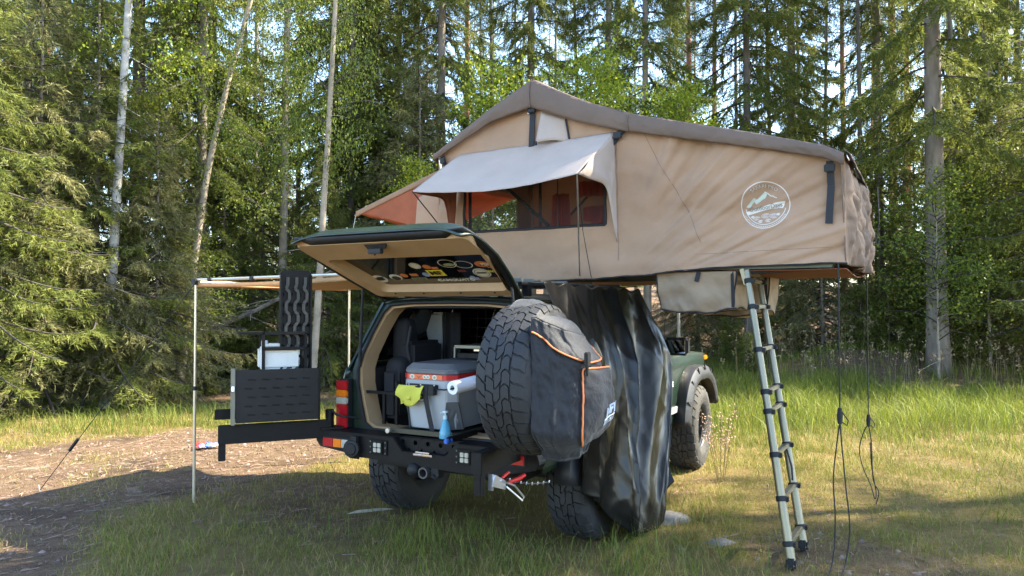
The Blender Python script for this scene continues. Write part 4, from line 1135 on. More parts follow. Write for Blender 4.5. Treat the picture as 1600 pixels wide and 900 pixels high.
# recovery boards: three stacked
def board(off, label):
    t = thing('recovery_board', label, 'recovery board', tuple(A(.21, .86, -.05 - off)), 'recovery boards stacked upright on the left swing arm')
    m = MB(); n0, n1 = -.075 - off, -.047 - off
    s0, s1, z0, z1 = .108, .322, .86, 1.88
    # outline with rounded top
    out = [(s0, z0), (s1, z0)] + [(s1 - .03 + .03 * math.cos(a), z1 - .05 + .05 * math.sin(a)) for a in [i * PI / 12 for i in range(7)]] + [(s0 + .03 + .03 * math.cos(a), z1 - .05 + .05 * math.sin(a)) for a in [PI / 2 + i * PI / 12 for i in range(7)]]
    m.prism([A(s, z, n0) for s, z in out], AN * .010)
    # raised side rails and wavy ribs
    AB(m, s0, s0 + .014, z0, z1 - .03, n0, n1); AB(m, s1 - .014, s1, z0, z1 - .03, n0, n1)
    m.build('plate', STEEL, t, bevel=.003)
    m = MB()
    for k in range(3):
        sc = s0 + .048 + k * .059
        pts = []
        for i in range(37):
            z = z0 + .03 + i * (z1 - z0 - .08) / 36; ph = i % 4
            wob = .011 * (1 if (i // 3) % 2 else -1) if z < z1 - .12 else 0
            pts.append(A(sc + wob, z, n1 - .004))
        for p, q in zip(pts, pts[1:]): m.bar(p, q, .020, .022, AN)
    m.build('rib', mat('board_rib', (.045, .045, .04), rough=.6, var=.2), t, smooth=False)
    m = MB()
    for k in range(4):
        sc = s0 + .02 + k * .0585
        for i in range(12):
            z = z0 + .06 + i * .072; m.box(A(sc + .006, z, n1 - .006), (.014, .014, .02)); 
    m.build('stud', STEEL, t)
    return t
board(0, 'front recovery board, nearest the camera of the upright stack on the swing arm')
board(.034, 'middle recovery board of the upright stack on the swing arm')
board(.068, 'rearmost recovery board of the upright stack on the swing arm')
can = thing('water_canister', 'white plastic water canister in the rack behind the folding table', 'canister', tuple(A(.32, 1.19, -.13)))
CANM = mat('white_hdpe', (.70, .70, .66), rough=.4, var=.05, bump=.05)
m = MB(); AB(m, .19, .46, 1.192, 1.345, -.22, -.035); AB(m, .20, .44, 1.335, 1.368, -.19, -.06); m.build('body', CANM, can, bevel=.018, seg=3)
m = MB(); m.cyl(A(.42, 1.34, -.12), A(.42, 1.39, -.12), .022, 14); m.build('cap', mat('white_cap', (.6, .62, .68), rough=.4), can, bevel=.002)
m = MB(); AB(m, .20, .26, 1.21, 1.31, -.036, -.032); AB(m, .275, .44, 1.21, 1.31, -.036, -.033); m.build('moulded_panel', CANM, can, bevel=.004)

# ------------------------------------------------------------ contents of the boot
FG = mat('fridge_grey', (.33, .35, .36), rough=.5, var=.05, scale=4, bump=.1, bscale=200)
FD = mat('fridge_lid', (.12, .125, .13), rough=.55, var=.08, bump=.15, bscale=200)
fx0, fx1, fy0, fy1, fz0, fz1 = -.86, -.20, .235, -.19, .80, 1.235
fr = thing('fridge_box', 'grey portable fridge box with dark lid and red band in the boot', 'cool box', (-.5, 0, .80))
ch = .055
def oct_(x0, x1, y0, y1, c, z): return [Vector((x0, y0 - c, z)), Vector((x0 + c, y0, z)), Vector((x1, y0, z)), Vector((x1, y1, z)), Vector((x0 + c, y1, z)), Vector((x0, y1 + c, z))]
def loft(m, LL, caps=True):
    n = len(LL[0]); o = len(m.v)
    for L_ in LL: m.v.extend(L_)
    for i in range(len(LL) - 1):
        for k in range(n): j = (k + 1) % n; m.f.append((o + i * n + k, o + i * n + j, o + (i + 1) * n + j, o + (i + 1) * n + k))
    if caps: m.f.append(tuple(o + k for k in reversed(range(n)))); e = o + (len(LL) - 1) * n; m.f.append(tuple(e + k for k in range(n)))
m = MB(); loft(m, [oct_(fx0 + .02, fx1, fy0 - .02, fy1 + .02, ch, .815), oct_(fx0, fx1, fy0, fy1, ch, 1.02), oct_(fx0, fx1, fy0, fy1, ch, 1.14)]); m.build('body', FG, fr, bevel=.006)
m = MB(); loft(m, [oct_(fx0 - .002, fx1, fy0 + .002, fy1 - .002, ch, 1.142), oct_(fx0 - .002, fx1, fy0 + .002, fy1 - .002, ch, 1.176)])
m.build('band', mat('red_band', (.50, .018, .016), rough=.45), fr, smooth=False)
m = MB(); loft(m, [oct_(fx0, fx1, fy0, fy1, ch, 1.178), oct_(fx0, fx1, fy0, fy1, ch, 1.205), oct_(fx0 + .04, fx1, fy0 - .04, fy1 + .04, ch * .8, 1.245)]); m.build('lid', FD, fr, bevel=.006)
# dark corner pieces
for yy, sg in ((fy0, 1), (fy1, -1)):
    m = MB(); m.prism([Vector((fx0 - .004, yy - sg * (ch + .02), .815)), Vector((fx0 - .004, yy - sg * (ch - .002), 1.0)), Vector((fx0 + ch * .9, yy + sg * .004, 1.0)), Vector((fx0 + ch + .06, yy + sg * .004, .815))], (.012, 0, 0)); m.build('corner_guard', FD, fr, smooth=False)
OB = mat('orange_sticker', (.72, .16, .05), rough=.5)
m = MB(); m.box((fx0 - .004, .03, 1.159), (.002, .27, .030)); m.build('sticker_strip', OB, fr)
for y, r in ((.135, .016), (.035, .013), (.008, .013), (-.045, .016)):
    m = MB(); m.prism([Vector((fx0 - .0065, y + r * 1.15 * math.cos(a), 1.159 + r * math.sin(a))) for a in [i * PI / 8 for i in range(16)]], (.001, 0, 0)); m.build('sticker', SW, fr, smooth=False)
    m = MB(); m.prism([Vector((fx0 - .0075, y + r * .6 * math.cos(a), 1.158 + r * .6 * math.sin(a))) for a in [i * PI / 6 for i in range(12)]], (.001, 0, 0)); m.build('sticker', SG, fr, smooth=False)
m = MB(); m.prism([Vector((fx0 - .0065, y, z)) for y, z in ((.105, 1.168), (.083, 1.146), (.061, 1.168), (.083, 1.156))], (.001, 0, 0)); m.build('sticker', mat('sticker_brown', (.25, .08, .03)), fr, smooth=False)
m = MB(); m.box((fx0 - .008, .05, 1.095), (.012, .25, .035)); m.box((fx0 - .03, -.045, 1.075), (.04, .05, .06)); m.tube([(fx0 - .03, .17, 1.09), (fx0 - .045, .10, 1.098), (fx0 - .045, 0, 1.095), (fx0 - .03, -.05, 1.08)], .012, 8); m.build('handle', PLAST, fr, bevel=.006)
q = MB()
for y in (.155, .06, -.05): q.cyl((fx0 - .014, y, 1.107), (fx0 - .017, y, 1.107), .005, 8)
q.build('screw', ZINC, fr)
# black sticker with the word under the cloth
m = MB(); m.box((fx0 - .0105, .095, 1.02), (.001, .115, .05)); m.build('sticker', SB, fr)
def rear_text(body, size, y, z, x, mt, par, bold=.02, sx=1.0):
    M = Matrix.Identity(4); M.col[0][:3] = (0, -1, 0); M.col[1][:3] = (0, 0, 1); M.col[2][:3] = (-1, 0, 0); M.col[3][:3] = (x, y, z); text_part(body, size, M, mt, par, bold=bold, sx=sx)
rear_text('COMPANY', .022, .09, 1.004, fx0 - .0125, WHITE, fr, .03, 1.0)
m = MB(); m.prism([Vector((fx0 - .0125, y, z)) for y, z in ((.145, 1.02), (.13, 1.04), (.10, 1.028), (.06, 1.038), (.05, 1.025), (.10, 1.016))], (.001, 0, 0)); m.build('sticker', SY, fr, smooth=False)
# webbing strap down the front
m = MB(); m.bar((fx0 - .05, -.0, 1.10), (fx0 - .045, .0, 1.03), .035, .004, (1, 0, 0)); m.bar((fx0 - .045, .0, 1.03), (fx0 - .02, -.04, .80), .035, .004, (1, 0, 0)); m.build('strap', WEB, fr)
cloth = thing('cleaning_cloth', 'yellow cleaning cloth draped over the handle of the grey fridge box', 'cloth', (fx0 - .05, .1, 1.02))
def clf(u, v):
    y = .215 - .20 * u + .02 * (v - .5); 
    z = 1.105 - .10 * v - .03 * math.sin(u * PI) * v + .012 * math.sin(u * 7 + 1) * v
    if u < .35: z += .02 * v
    return (fx0 - .058 - .012 * math.sin(v * 3) - .012 * math.sin(u * 6 + v), y, z)
m = MB(); m.grid(clf, 20, 12); m.grid(lambda u, v: (fx0 - .062 - .01 * math.sin(v * 5), .175 - .07 * u + .02 * v * (1 - u) , 1.035 - .06 * v * (1 - .35 * u)), 8, 8)
m.build('cloth', mat('yellow_cloth', (.68, .66, .10), rough=.9, var=.08, bump=.3, trans=.2), cloth, thick=.003, ang=180)
roll = thing('paper_roll', 'white paper towel roll on the side of the fridge box', 'paper roll', (-.95, -.30, 1.08))
m = MB(); m.lathe([(.017, 0), (.042, 0), (.043, .01), (.043, .23), (.017, .23), (.017, 0)], (-1.0, -.275, 1.115), (1, -.12, .08), 28); m.build('paper', mat('paper', (.78, .79, .82), rough=.9, var=.04, bump=.2, bscale=90), roll)
m = MB(); m.tube([(fx0 - .03, -.05, 1.085), (-.93, -.17, 1.09), (-1.01, -.272, 1.11), (-.8, -.29, 1.12)], .005, 6); m.build('holder', PLAST, roll)
soap = thing('soap_bottle', 'light blue pump bottle standing beside the fridge box', 'bottle', (-.93, -.17, .775))
m = MB(); m.lathe([(0, 0), (.040, 0), (.042, .01), (.038, .04), (.024, .095), (.014, .115), (.013, .122)], (-.93, -.175, .783), n=20); m.build('bottle', mat('blue_soap', (.14, .48, .66), rough=.2, coat=.4, trans=.3), soap)
m = MB(); m.lathe([(.014, 0), (.014, .022), (.005, .024), (.005, .04), (.018, .042), (.018, .052), (0, .053)], (-.93, -.175, .904), n=14); m.bar((-.93, -.175, .949), (-.955, -.155, .945), .009, .008); m.build('pump', mat('pale_pump', (.55, .72, .78), rough=.3), soap)
slide = thing('fridge_slide', 'black steel slide tray under the fridge box pulled to the boot edge', 'slide tray', (-.6, 0, .78))
m = MB(); m.box((-.56, .02, .79), (.72, .50, .016)); m.box((-.925, .02, .80), (.012, .50, .03)); m.build('tray', mat('dark_olive_steel', (.05, .05, .035), rough=.45, metal=.3, var=.2), slide, bevel=.002)
m = MB(); m.bar((-.72, -.28, .80), (-1.09, -.30, .805), .02, .035); m.build('runner', STEEL, slide, bevel=.003)
m = MB(); m.cyl((-1.06, -.315, .80), (-1.06, -.29, .80), .014, 12); m.box((-1.10, -.30, .80), (.03, .03, .03)); m.build('blue_catch', mat('blue_plastic', (.03, .12, .5), rough=.4), slide, bevel=.006)
m = MB(); m.lathe([(0, 0), (.012, 0), (.016, .006), (.016, .016), (0, .02)], (-.955, .262, .80), (-1, 0, 0), 12); m.build('knob', mat('cream_plastic', (.6, .55, .42), rough=.5), slide)
pn = thing('seat_panel', 'pale grey upright panel with dark fabric behind the fridge box', 'panel', (.0, .48, .8))
m = MB(); m.prism([(0, .70, 1.58), (0, .47, 1.58), (0, .44, .82), (0, .64, .82), (0, .68, 1.15), (0, .62, 1.32), (0, .67, 1.46)], (.12, 0, 0)); m.build('shell', mat('pale_grey_plastic', (.36, .38, .38), rough=.6), pn, bevel=.02, seg=3)
m = MB(); m.grid(lambda u, v: (-.03 + .02 * math.sin(u * 8), .46 - .16 * u, 1.58 - .5 * v), 8, 8); m.build('fabric', FABB, pn, thick=.02)
bk = thing('duffel_bag', 'black duffel bag standing in the left corner of the boot', 'bag', (-.25, .52, .8))
def duf(cx, cy, cz, sx_, sy_, sz, k):
    m = MB()
    def fn(u, v):
        th = PI * (v); ph = 2 * PI * u
        e = lambda q: math.copysign(abs(q) ** .6, q)
        return (cx + sx_ * e(math.sin(th)) * e(math.cos(ph)) * (1 + .06 * fbm(u * 8, v * 6, k)), cy + sy_ * e(math.sin(th)) * e(math.sin(ph)) * (1 + .06 * fbm(u * 8, v * 6, k + 4)), cz + sz * e(math.cos(th)) * (1 + .03 * fbm(u * 5, v * 5, k)))
    m.grid(fn, 40, 24); return m
duf(-.42, .53, 1.34, .08, .08, .20, 1).build('body', FABB, bk, ang=180)
duf(-.50, .50, 1.12, .12, .09, .14, 5).build('side_pouch', FABB, bk, ang=180)
m = MB(); m.tube([(-.50, .42, 1.48), (-.53, .43, 1.33), (-.50, .42, 1.2)], .012, 6); m.build('strap', WEB, bk)
grl = thing('gas_stove', 'black folded camping stove with a metal edge beside the fridge box', 'stove', (-.35, -.2, 1.26))
m = MB(); m.box((-.28, -.13, 1.275), (.3, .42, .035)); m.build('case', STEEL, grl, bevel=.006)
m = MB(); m.bar((-.44, .075, 1.335), (-.44, -.35, 1.335), .012, .012); m.bar((-.44, .075, 1.26), (-.44, .075, 1.335), .012, .012); m.bar((-.44, -.35, 1.26), (-.44, -.35, 1.335), .012, .012); m.box((-.30, -.13, 1.345), (.28, .42, .008)); m.build('grate', mat('worn_rack', (.16, .16, .13), rough=.4, metal=.5), grl)
m = MB(); m.box((-.447, -.16, 1.318), (.006, .14, .012)); m.build('handle', CHROME, grl)
gb = thing('dark_crate', 'black storage box at the right side behind the spare wheel', 'box', (-.3, -.42, .8))
m = MB(); m.box((-.3, -.42, .98), (.6, .26, .34)); m.build('body', FABB, gb, bevel=.03)
m = MB(); m.box((-.3, -.42, 1.16), (.58, .25, .02)); m.build('lid', DARK, gb, bevel=.008)
# ------------------------------------------------------------ ground
def inpoly(X, Y, poly):
    c = np.zeros(X.shape, bool); n = len(poly); j = n - 1
    for i in range(n):
        xi, yi = poly[i]; xj, yj = poly[j]
        t = ((yi > Y) != (yj > Y)) & (X < (xj - xi) * (Y - yi) / (yj - yi + 1e-9) + xi); c ^= t; j = i
    return c
def polydist(X, Y, poly):
    d = np.full(X.shape, 1e9); n = len(poly)
    for i in range(n):
        x0, y0 = poly[i]; x1, y1 = poly[(i + 1) % n]; dx, dy = x1 - x0, y1 - y0
        t = np.clip(((X - x0) * dx + (Y - y0) * dy) / (dx * dx + dy * dy), 0, 1); d = np.minimum(d, np.hypot(X - x0 - t * dx, Y - y0 - t * dy))
    return np.where(inpoly(X, Y, poly), d, -d)
_tab = np.random.default_rng(3).random((256, 256))
def vn(X, Y, s=1.0, off=0):
    X = X * s + off * 17.3; Y = Y * s + off * 31.7
    xi = np.floor(X).astype(int); yi = np.floor(Y).astype(int); fx = X - xi; fy = Y - yi; fx = fx * fx * (3 - 2 * fx); fy = fy * fy * (3 - 2 * fy)
    g = lambda a, b: _tab[a & 255, b & 255]
    return (g(xi, yi) * (1 - fx) + g(xi + 1, yi) * fx) * (1 - fy) + (g(xi, yi + 1) * (1 - fx) + g(xi + 1, yi + 1) * fx) * fy
def vfbm(X, Y, s=1.0, o=4, off=0):
    a = 0; w = 1; t = 0
    for i in range(o): a = a + w * vn(X, Y, s, off + i); t += w; s *= 2.1; w *= .5
    return a / t
TRACK = [(-9, 9.0), (-5.9, 8.5), (-5.0, 9.1), (-4.3, 9.9), (-2.5, 10.6), (-1.2, 9.6), (-1.7, 8.0), (-2.1, 7.3), (-2.7, 6.6), (-2.9, 5.9), (-2.75, 5.2), (-2.5, 3.6), (-2.3, 1), (-9, 0)]
BARE = [(1.1, 6.0), (1.7, 5.6), (2.5, 5.3), (3.1, 4.7), (2.8, 3.4), (1.5, 3.4), (1.6, 4.5), (1.0, 5.2)]
def ss(a, b, x):
    t = np.clip((x - a) / (b - a), 0, 1); return t * t * (3 - 2 * t)
def height(X, Y):
    R = np.hypot(X, Y)
    h = .55 * ss(13, 24, Y + .25 * np.abs(X)) + .035 * np.clip(Y - 22, 0, 60) + 1.2 * ss(24, 60, R)
    h = h + .05 * (vfbm(X, Y, .5) - .5) * ss(1, 6, np.abs(R - 4.5)) + .025 * (vfbm(X, Y, 2.2, off=5) - .5)
    # low bank at the back right
    h = h + .45 * np.exp(-((Y - 16.2 - .25 * (X - 8)) / 1.3) ** 2) * ss(4.5, 7, X)
    h = h + .5 * (vfbm(X, Y, .25, off=9) - .5) * ss(13, 20, Y)
    # leaf covered hillside behind the bonnet
    h = h + 1.1 * np.exp(-((X - 7.5) / 3.2) ** 2 - ((Y - 27) / 3.0) ** 2)
    return h
def grassy(X, Y):
    """how grassy the soil is, 0..1"""
    g = np.ones(X.shape) * .92
    dT = polydist(X, Y, TRACK) + .7 * (vfbm(X, Y, 1.3, off=2) - .5)
    g = g * (1 - .96 * ss(-.15, .35, dT))
    # thin straggly grass growing out over the near edge of the track and under the awning
    g = np.maximum(g, .5 * ss(.50, .66, vfbm(X, Y, 1.5, off=12)) * ss(2.0, 5.5, X + 8))
    dB = polydist(X, Y, BARE) + .9 * (vfbm(X, Y, 1.6, off=3) - .5)
    g = g * (1 - .72 * ss(-.15, .45, dB))
    n = vfbm(X, Y, .9, off=7)
    g = g * (.55 + .75 * ss(.3, .62, n))
    # needle litter inside the wood
    g = g * (1 - .8 * ss(12.3, 14.5, Y + .35 * np.abs(X - 1) - 2.2 * ss(0, 3, X)))
    # brown litter beside the awning
    g = g * (1 - .85 * np.exp(-((X + 1.7) / .9) ** 2 - ((Y - 6.7) / .75) ** 2))
    g = g * (1 - .38 * ss(.8, -.6, X + .4 * (vfbm(X, Y, .8, off=14) - .5)) * ss(7.8, 6.8, Y))
    return np.clip(g, 0, 1)
def axis_pts(a, b, fine_a, fine_b, f, c):
    out = [fine_a]; 
    x = fine_a
    while x < fine_b: x += f; out.append(x)
    st = f
    while x < b: st = min(c, st * 1.12); x += st; out.append(x)
    x = fine_a; st = f; left = []
    while x > a: st = min(c, st * 1.12); x -= st; left.append(x)
    return np.array(left[::-1] + out)
gx = axis_pts(-170, 170, -8, 9, .07, 6); gy = axis_pts(-60, 260, 3.2, 14, .07, 6)
GX, GY = np.meshgrid(gx, gy, indexing='ij'); GZ = height(GX, GY)
GZ = GZ + .012 * (vfbm(GX, GY, 7, 3, off=4) - .5) * (polydist(GX, GY, TRACK) > -1)
nx_, ny_ = GX.shape
V = np.stack([GX, GY, GZ], -1).reshape(-1, 3)
idx = np.arange(nx_ * ny_).reshape(nx_, ny_)
F = np.stack([idx[:-1, :-1], idx[1:, :-1], idx[1:, 1:], idx[:-1, 1:]], -1).reshape(-1, 4)
me = fast_mesh('ground', V, F)
at = me.attributes.new('grassy', 'FLOAT', 'POINT'); at.data.foreach_set('value', grassy(GX, GY).ravel().astype(np.float32))
me.polygons.foreach_set('use_smooth', [True] * len(me.polygons))
gm = bpy.data.materials.new('forest_soil'); gm.use_nodes = True
N, Lk = gm.node_tree.nodes, gm.node_tree.links
b = N['Principled BSDF']; b.inputs['Roughness'].default_value = .95; b.inputs['Specular IOR Level'].default_value = .15
geo = N.new('ShaderNodeNewGeometry')
def nzn(s, d=8, r=.65):
    q = N.new('ShaderNodeTexNoise'); q.inputs['Scale'].default_value = s; q.inputs['Detail'].default_value = d; q.inputs['Roughness'].default_value = r; Lk.new(geo.outputs['Position'], q.inputs['Vector']); return q
def mixn(a, b_, f, lo=None, hi=None):
    q = N.new('ShaderNodeMix'); q.data_type = 'RGBA'
    for i, c in ((6, a), (7, b_)):
        if hasattr(c, 'is_output'): Lk.new(c, q.inputs[i])
        else: q.inputs[i].default_value = (*c, 1)
    if lo is not None:
        r = N.new('ShaderNodeMapRange'); r.inputs[1].default_value = lo; r.inputs[2].default_value = hi; Lk.new(f, r.inputs[0]); f = r.outputs[0]
    Lk.new(f, q.inputs[0]); return q.outputs[2]
n1, n2, n3, n4 = nzn(1.1), nzn(9), nzn(55, 4), nzn(140, 3)
dirt = mixn((.095, .060, .036), (.175, .118, .074), n2.outputs['Fac'], .35, .65)
dirt = mixn(dirt, (.055, .036, .026), n1.outputs['Fac'], .50, .66)
dirt = mixn(dirt, (.30, .235, .18), nzn(2.6).outputs['Fac'], .60, .72)
dirt = mixn(dirt, (.085, .05, .032), n3.outputs['Fac'], .52, .68)
dirt = mixn(dirt, (.25, .195, .15), n4.outputs['Fac'], .60, .72)
lit = mixn((.10, .065, .03), (.20, .13, .05), n3.outputs['Fac'], .35, .65)
grs = mixn((.11, .088, .032), (.19, .145, .055), n2.outputs['Fac'], .35, .65)
grs = mixn(grs, lit, n3.outputs['Fac'], .45, .6)
a_ = N.new('ShaderNodeAttribute'); a_.attribute_name = 'grassy'
col = mixn(dirt, grs, a_.outputs['Fac'], .15, .6)
Lk.new(col, b.inputs['Base Color'])
bp = N.new('ShaderNodeBump'); bp.inputs['Strength'].default_value = .9; bp.inputs['Distance'].default_value = .03; Lk.new(n3.outputs['Fac'], bp.inputs['Height']); Lk.new(bp.outputs[0], b.inputs['Normal'])
me.materials.append(gm)
go = bpy.data.objects.new('ground', me); COL.objects.link(go); go['kind'] = 'structure'; go['label'] = 'needle strewn soil and grass of the forest clearing'

# ------------------------------------------------------------ blades, needles, leaves (numpy)
def unit(a): return a / np.maximum(1e-9, np.linalg.norm(a, axis=-1, keepdims=True))
def blades(X, Y, Z, Hh_, W, lean, r, seg=2):
    n = len(X); az = r.random(n) * 2 * PI; face = r.random(n) * PI
    dx, dy = np.cos(az) * lean * Hh_, np.sin(az) * lean * Hh_
    wx, wy = np.cos(face) * W / 2, np.sin(face) * W / 2
    b0 = np.stack([X - wx, Y - wy, Z - .01], -1); b1 = np.stack([X + wx, Y + wy, Z - .01], -1)
    mx, my, mz = X + dx * .3, Y + dy * .3, Z + Hh_ * .58
    m0 = np.stack([mx - wx * .75, my - wy * .75, mz], -1); m1 = np.stack([mx + wx * .75, my + wy * .75, mz], -1)
    t = np.stack([X + dx, Y + dy, Z + Hh_ * (1 - .25 * lean)], -1)
    V = np.stack([b0, b1, m1, m0, t], 1).reshape(-1, 3); o = np.arange(n) * 5
    return V, np.stack([o, o + 1, o + 2, o + 3], -1), np.stack([o + 3, o + 2, o + 4], -1)
def stuff_obj(name, me, m, label):
    me.materials.append(m); o = bpy.data.objects.new(name, me); COL.objects.link(o); o['kind'] = 'stuff'; o['label'] = label; o['category'] = name.replace('_', ' '); return o
def leafmat(name, c1, c2, trans, island, scale=.5, rough=.6):
    return mat(name, c1, rough=rough, col2=c2, scale=scale, trans=trans, island=island, spec=.3)
def car_mask(X, Y):
    """under the body and tyres the grass is flattened"""
    dx, dy = X - BX, Y - BY; xv = dx * ST + dy * CT; yv = -dx * CT + dy * ST
    w = np.zeros(X.shape, bool)
    for cx in (0, 2.576):
        for cy in (-.765, .765): w |= (np.abs(xv - cx) < .27) & (np.abs(yv - cy) < .15)
    body = (xv > -.3) & (xv < 3.4) & (np.abs(yv) < .6)
    return w, body
def scatter(n, x0, x1, y0, y1, r):
    # uniform over a trapezoid that widens with depth
    y = np.sqrt(r.random(n) * (y1 * y1 - y0 * y0) + y0 * y0); x = (r.random(n) * 2 - 1) * y * .80
    k = (x > x0) & (x < x1); return x[k], y[k]
r = np.random.default_rng(11)
def lawn(name, n, y0, y1, hmin, hmax, w, lean, dens_pow, m, label, thr=0.0, extra=None):
    x, y = scatter(n, -13, 15, y0, y1, r); g = grassy(x, y)
    wm, body = car_mask(x, y)
    p = g ** dens_pow * (.35 + .9 * ss(.35, .6, vfbm(x, y, 2.6, off=20)))
    if extra is not None: p = p * extra(x, y)
    k = (r.random(len(x)) < p) & ~wm & ~(body & (r.random(len(x)) < .85)) & (g > thr)
    x, y, g = x[k], y[k], g[k]; z = height(x, y)
    hn = vfbm(x, y, 1.1, off=22)
    hgt = (hmin + (hmax - hmin) * r.random(len(x)) ** 1.6) * (.45 + 1.0 * hn) * (.5 + .6 * g) * (1 + .5 * ss(7, 14, y) * (x > 0))
    hgt *= 1 - .35 * np.exp(-((x - 2.5) / 2) ** 2 - ((y - 6) / 1.5) ** 2)
    V, F4, F3 = blades(x, y, z, hgt, w * (.6 + .8 * r.random(len(x))) * (1 + .05 * np.clip(y - 5, 0, 20)), lean * (.4 + r.random(len(x))), r)
    return stuff_obj(name, fast_mesh(name, V, F4, F3), m, label)
GR1 = leafmat('fresh_grass', (.13, .17, .018), (.22, .25, .035), .35, .35, 1.2)
GR2 = leafmat('dry_grass', (.26, .20, .07), (.36, .28, .11), .3, .35, 1.2)
GR3 = leafmat('deep_grass', (.085, .13, .014), (.15, .19, .028), .35, .3, 1.2)
left_out = lambda x, y: 1 - .6 * ((x < -2) & (y < 7.5))
lawn('short_grass', 430000, 3.6, 12, .02, .085, .0026, 1.0, 1.3, GR1, 'fine short meadow grass covering the clearing')
lawn('dry_grass', 200000, 3.6, 14, .03, .15, .0026, 1.25, .8, GR2, 'pale dry grass stalks mixed through the clearing')
def tallmask(x, y):
    t = .10 + .9 * ss(7.5, 11, y) * (x > .5)
    t = t + 1.1 * np.exp(-((x + .35) / .55) ** 2 - ((y - 5.25) / .45) ** 2)       # tuft before the left rear wheel
    t = t + .8 * np.exp(-((x - .75) / .6) ** 2 - ((y - 4.75) / .35) ** 2)
    t = t + .4 * np.exp(-((x + 1.6) / 1.0) ** 2 - ((y - 5.2) / .7) ** 2)
    t = t + .9 * ((x < -1) & (y > 9.2) & (y < 12.5))
    return np.clip(t, 0, 1.2)
lawn('long_grass', 120000, 3.8, 17, .10, .34, .0042, .7, 1.0, GR3, 'long green grass in tufts round the car and along the wood edge', extra=tallmask)
lawn('tall_meadow', 130000, 8.0, 19, .12, .36, .0055, .55, .8, GR1, 'tall sunlit meadow grass at the back of the clearing', extra=lambda x, y: ((x > .8) & (y > 8.3)) * ss(8, 11, y) * 1.0)
# seed heads on the bank
x, y = scatter(26000, 3.0, 14, 12.5, 18.5, r); k = (r.random(len(x)) < .022 * (1 + 2 * vfbm(x, y, .8, off=30)) * ss(3, 6, x)); x, y = x[k], y[k]; z = height(x, y)
Vs, F4s, F3s = [], [], []; off = 0
H_ = .55 + .4 * r.random(len(x))
v_, a4, a3 = blades(x, y, z, H_, np.full(len(x), .006), .35 * r.random(len(x)), r); 
tips = v_.reshape(-1, 5, 3)[:, 4]
nn = 7; pts = np.repeat(tips, nn, 0) + (r.random((len(tips) * nn, 3)) - .5) * [.05, .05, .16] - [0, 0, .05]
d = unit(r.normal(size=(len(pts), 3)) + [0, 0, 1]); s_ = unit(np.cross(d, r.normal(size=(len(pts), 3))))
tv = np.stack([pts, pts + d * .05 + s_ * .012, pts + d * .05 - s_ * .012], 1).reshape(-1, 3)
stuff_obj('seed_heads', fast_mesh('seed_heads', np.concatenate([v_, tv]), a4, np.concatenate([a3, np.arange(len(tv)).reshape(-1, 3) + len(v_)])), mat('seed_straw', (.24, .20, .10), col2=(.33, .25, .17), rough=.9, trans=.3), 'feathery pinkish seed heads on the bank')
# twigs, cones and needles on the track and in the wood
x, y = scatter(40000, -13, 14, 3.4, 16, r); g = grassy(x, y); k = r.random(len(x)) < (1 - g) ** 1.5 * .75; x, y = x[k], y[k]; z = height(x, y) + .006
az = r.random(len(x)) * PI; L_ = .02 + .05 * r.random(len(x)) ** 3; w = .0022 + .002 * r.random(len(x)); dx, dy = np.cos(az) * L_, np.sin(az) * L_; px_, py_ = -np.sin(az) * w, np.cos(az) * w
tz = (r.random(len(x)) - .3) * .02
V = np.stack([np.stack([x - dx - px_, y - dy - py_, z], -1), np.stack([x + dx - px_, y + dy - py_, z + tz], -1), np.stack([x + dx + px_, y + dy + py_, z + tz + .003], -1), np.stack([x - dx + px_, y - dy + py_, z + .003], -1)], 1).reshape(-1, 3)
o = np.arange(len(x)) * 4
stuff_obj('needle_litter', fast_mesh('needle_litter', V, np.stack([o, o + 1, o + 2, o + 3], -1)), mat('litter', (.11, .07, .045), col2=(.22, .16, .115), rough=.95, island=.5, scale=3), 'fallen twigs and needles on the track')
# leaf bits / clods
def pebbles(name, n, poly_or_fn, smin, smax, m, label):
    x, y = scatter(n, -13, 14, 3.4, 13, r); k = poly_or_fn(x, y); x, y = x[k], y[k]; s = smin + (smax - smin) * r.random(len(x)) ** 3; z = height(x, y)
    base = np.array([[1, 0, 0], [.3, .9, 0], [-.8, .5, 0], [-.7, -.6, 0], [.4, -.9, 0], [.2, .1, .75]])
    q = base[None] * s[:, None, None] * (1 + .4 * (r.random((len(x), 6, 1)) - .5)); an = r.random(len(x)) * 6.28; c, s2 = np.cos(an), np.sin(an)
    q = np.stack([q[..., 0] * c[:, None] - q[..., 1] * s2[:, None], q[..., 0] * s2[:, None] + q[..., 1] * c[:, None], q[..., 2]], -1) + np.stack([x, y, z], -1)[:, None]
    o = np.arange(len(x)) * 6; F3 = np.concatenate([np.stack([o + i, o + (i + 1) % 5, o + 5], -1) for i in range(5)])
    return stuff_obj(name, fast_mesh(name, q.reshape(-1, 3), None, F3), m, label)
PEB = mat('pebble', (.09, .072, .052), col2=(.19, .155, .118), rough=.9, island=.4, scale=5)
pebbles('gravel', 15000, lambda x, y: (polydist(x, y, BARE) > -.1) & (r.random(len(x)) < .5), .005, .028, PEB, 'grey gravel showing through beside the ladder')
pebbles('clods', 14000, lambda x, y: (polydist(x, y, TRACK) > .1) & (r.random(len(x)) < .35), .006, .03, mat('clod', (.10, .065, .05), col2=(.25, .18, .15), rough=1, island=.4, scale=5), 'crumbs of earth and bark on the track')

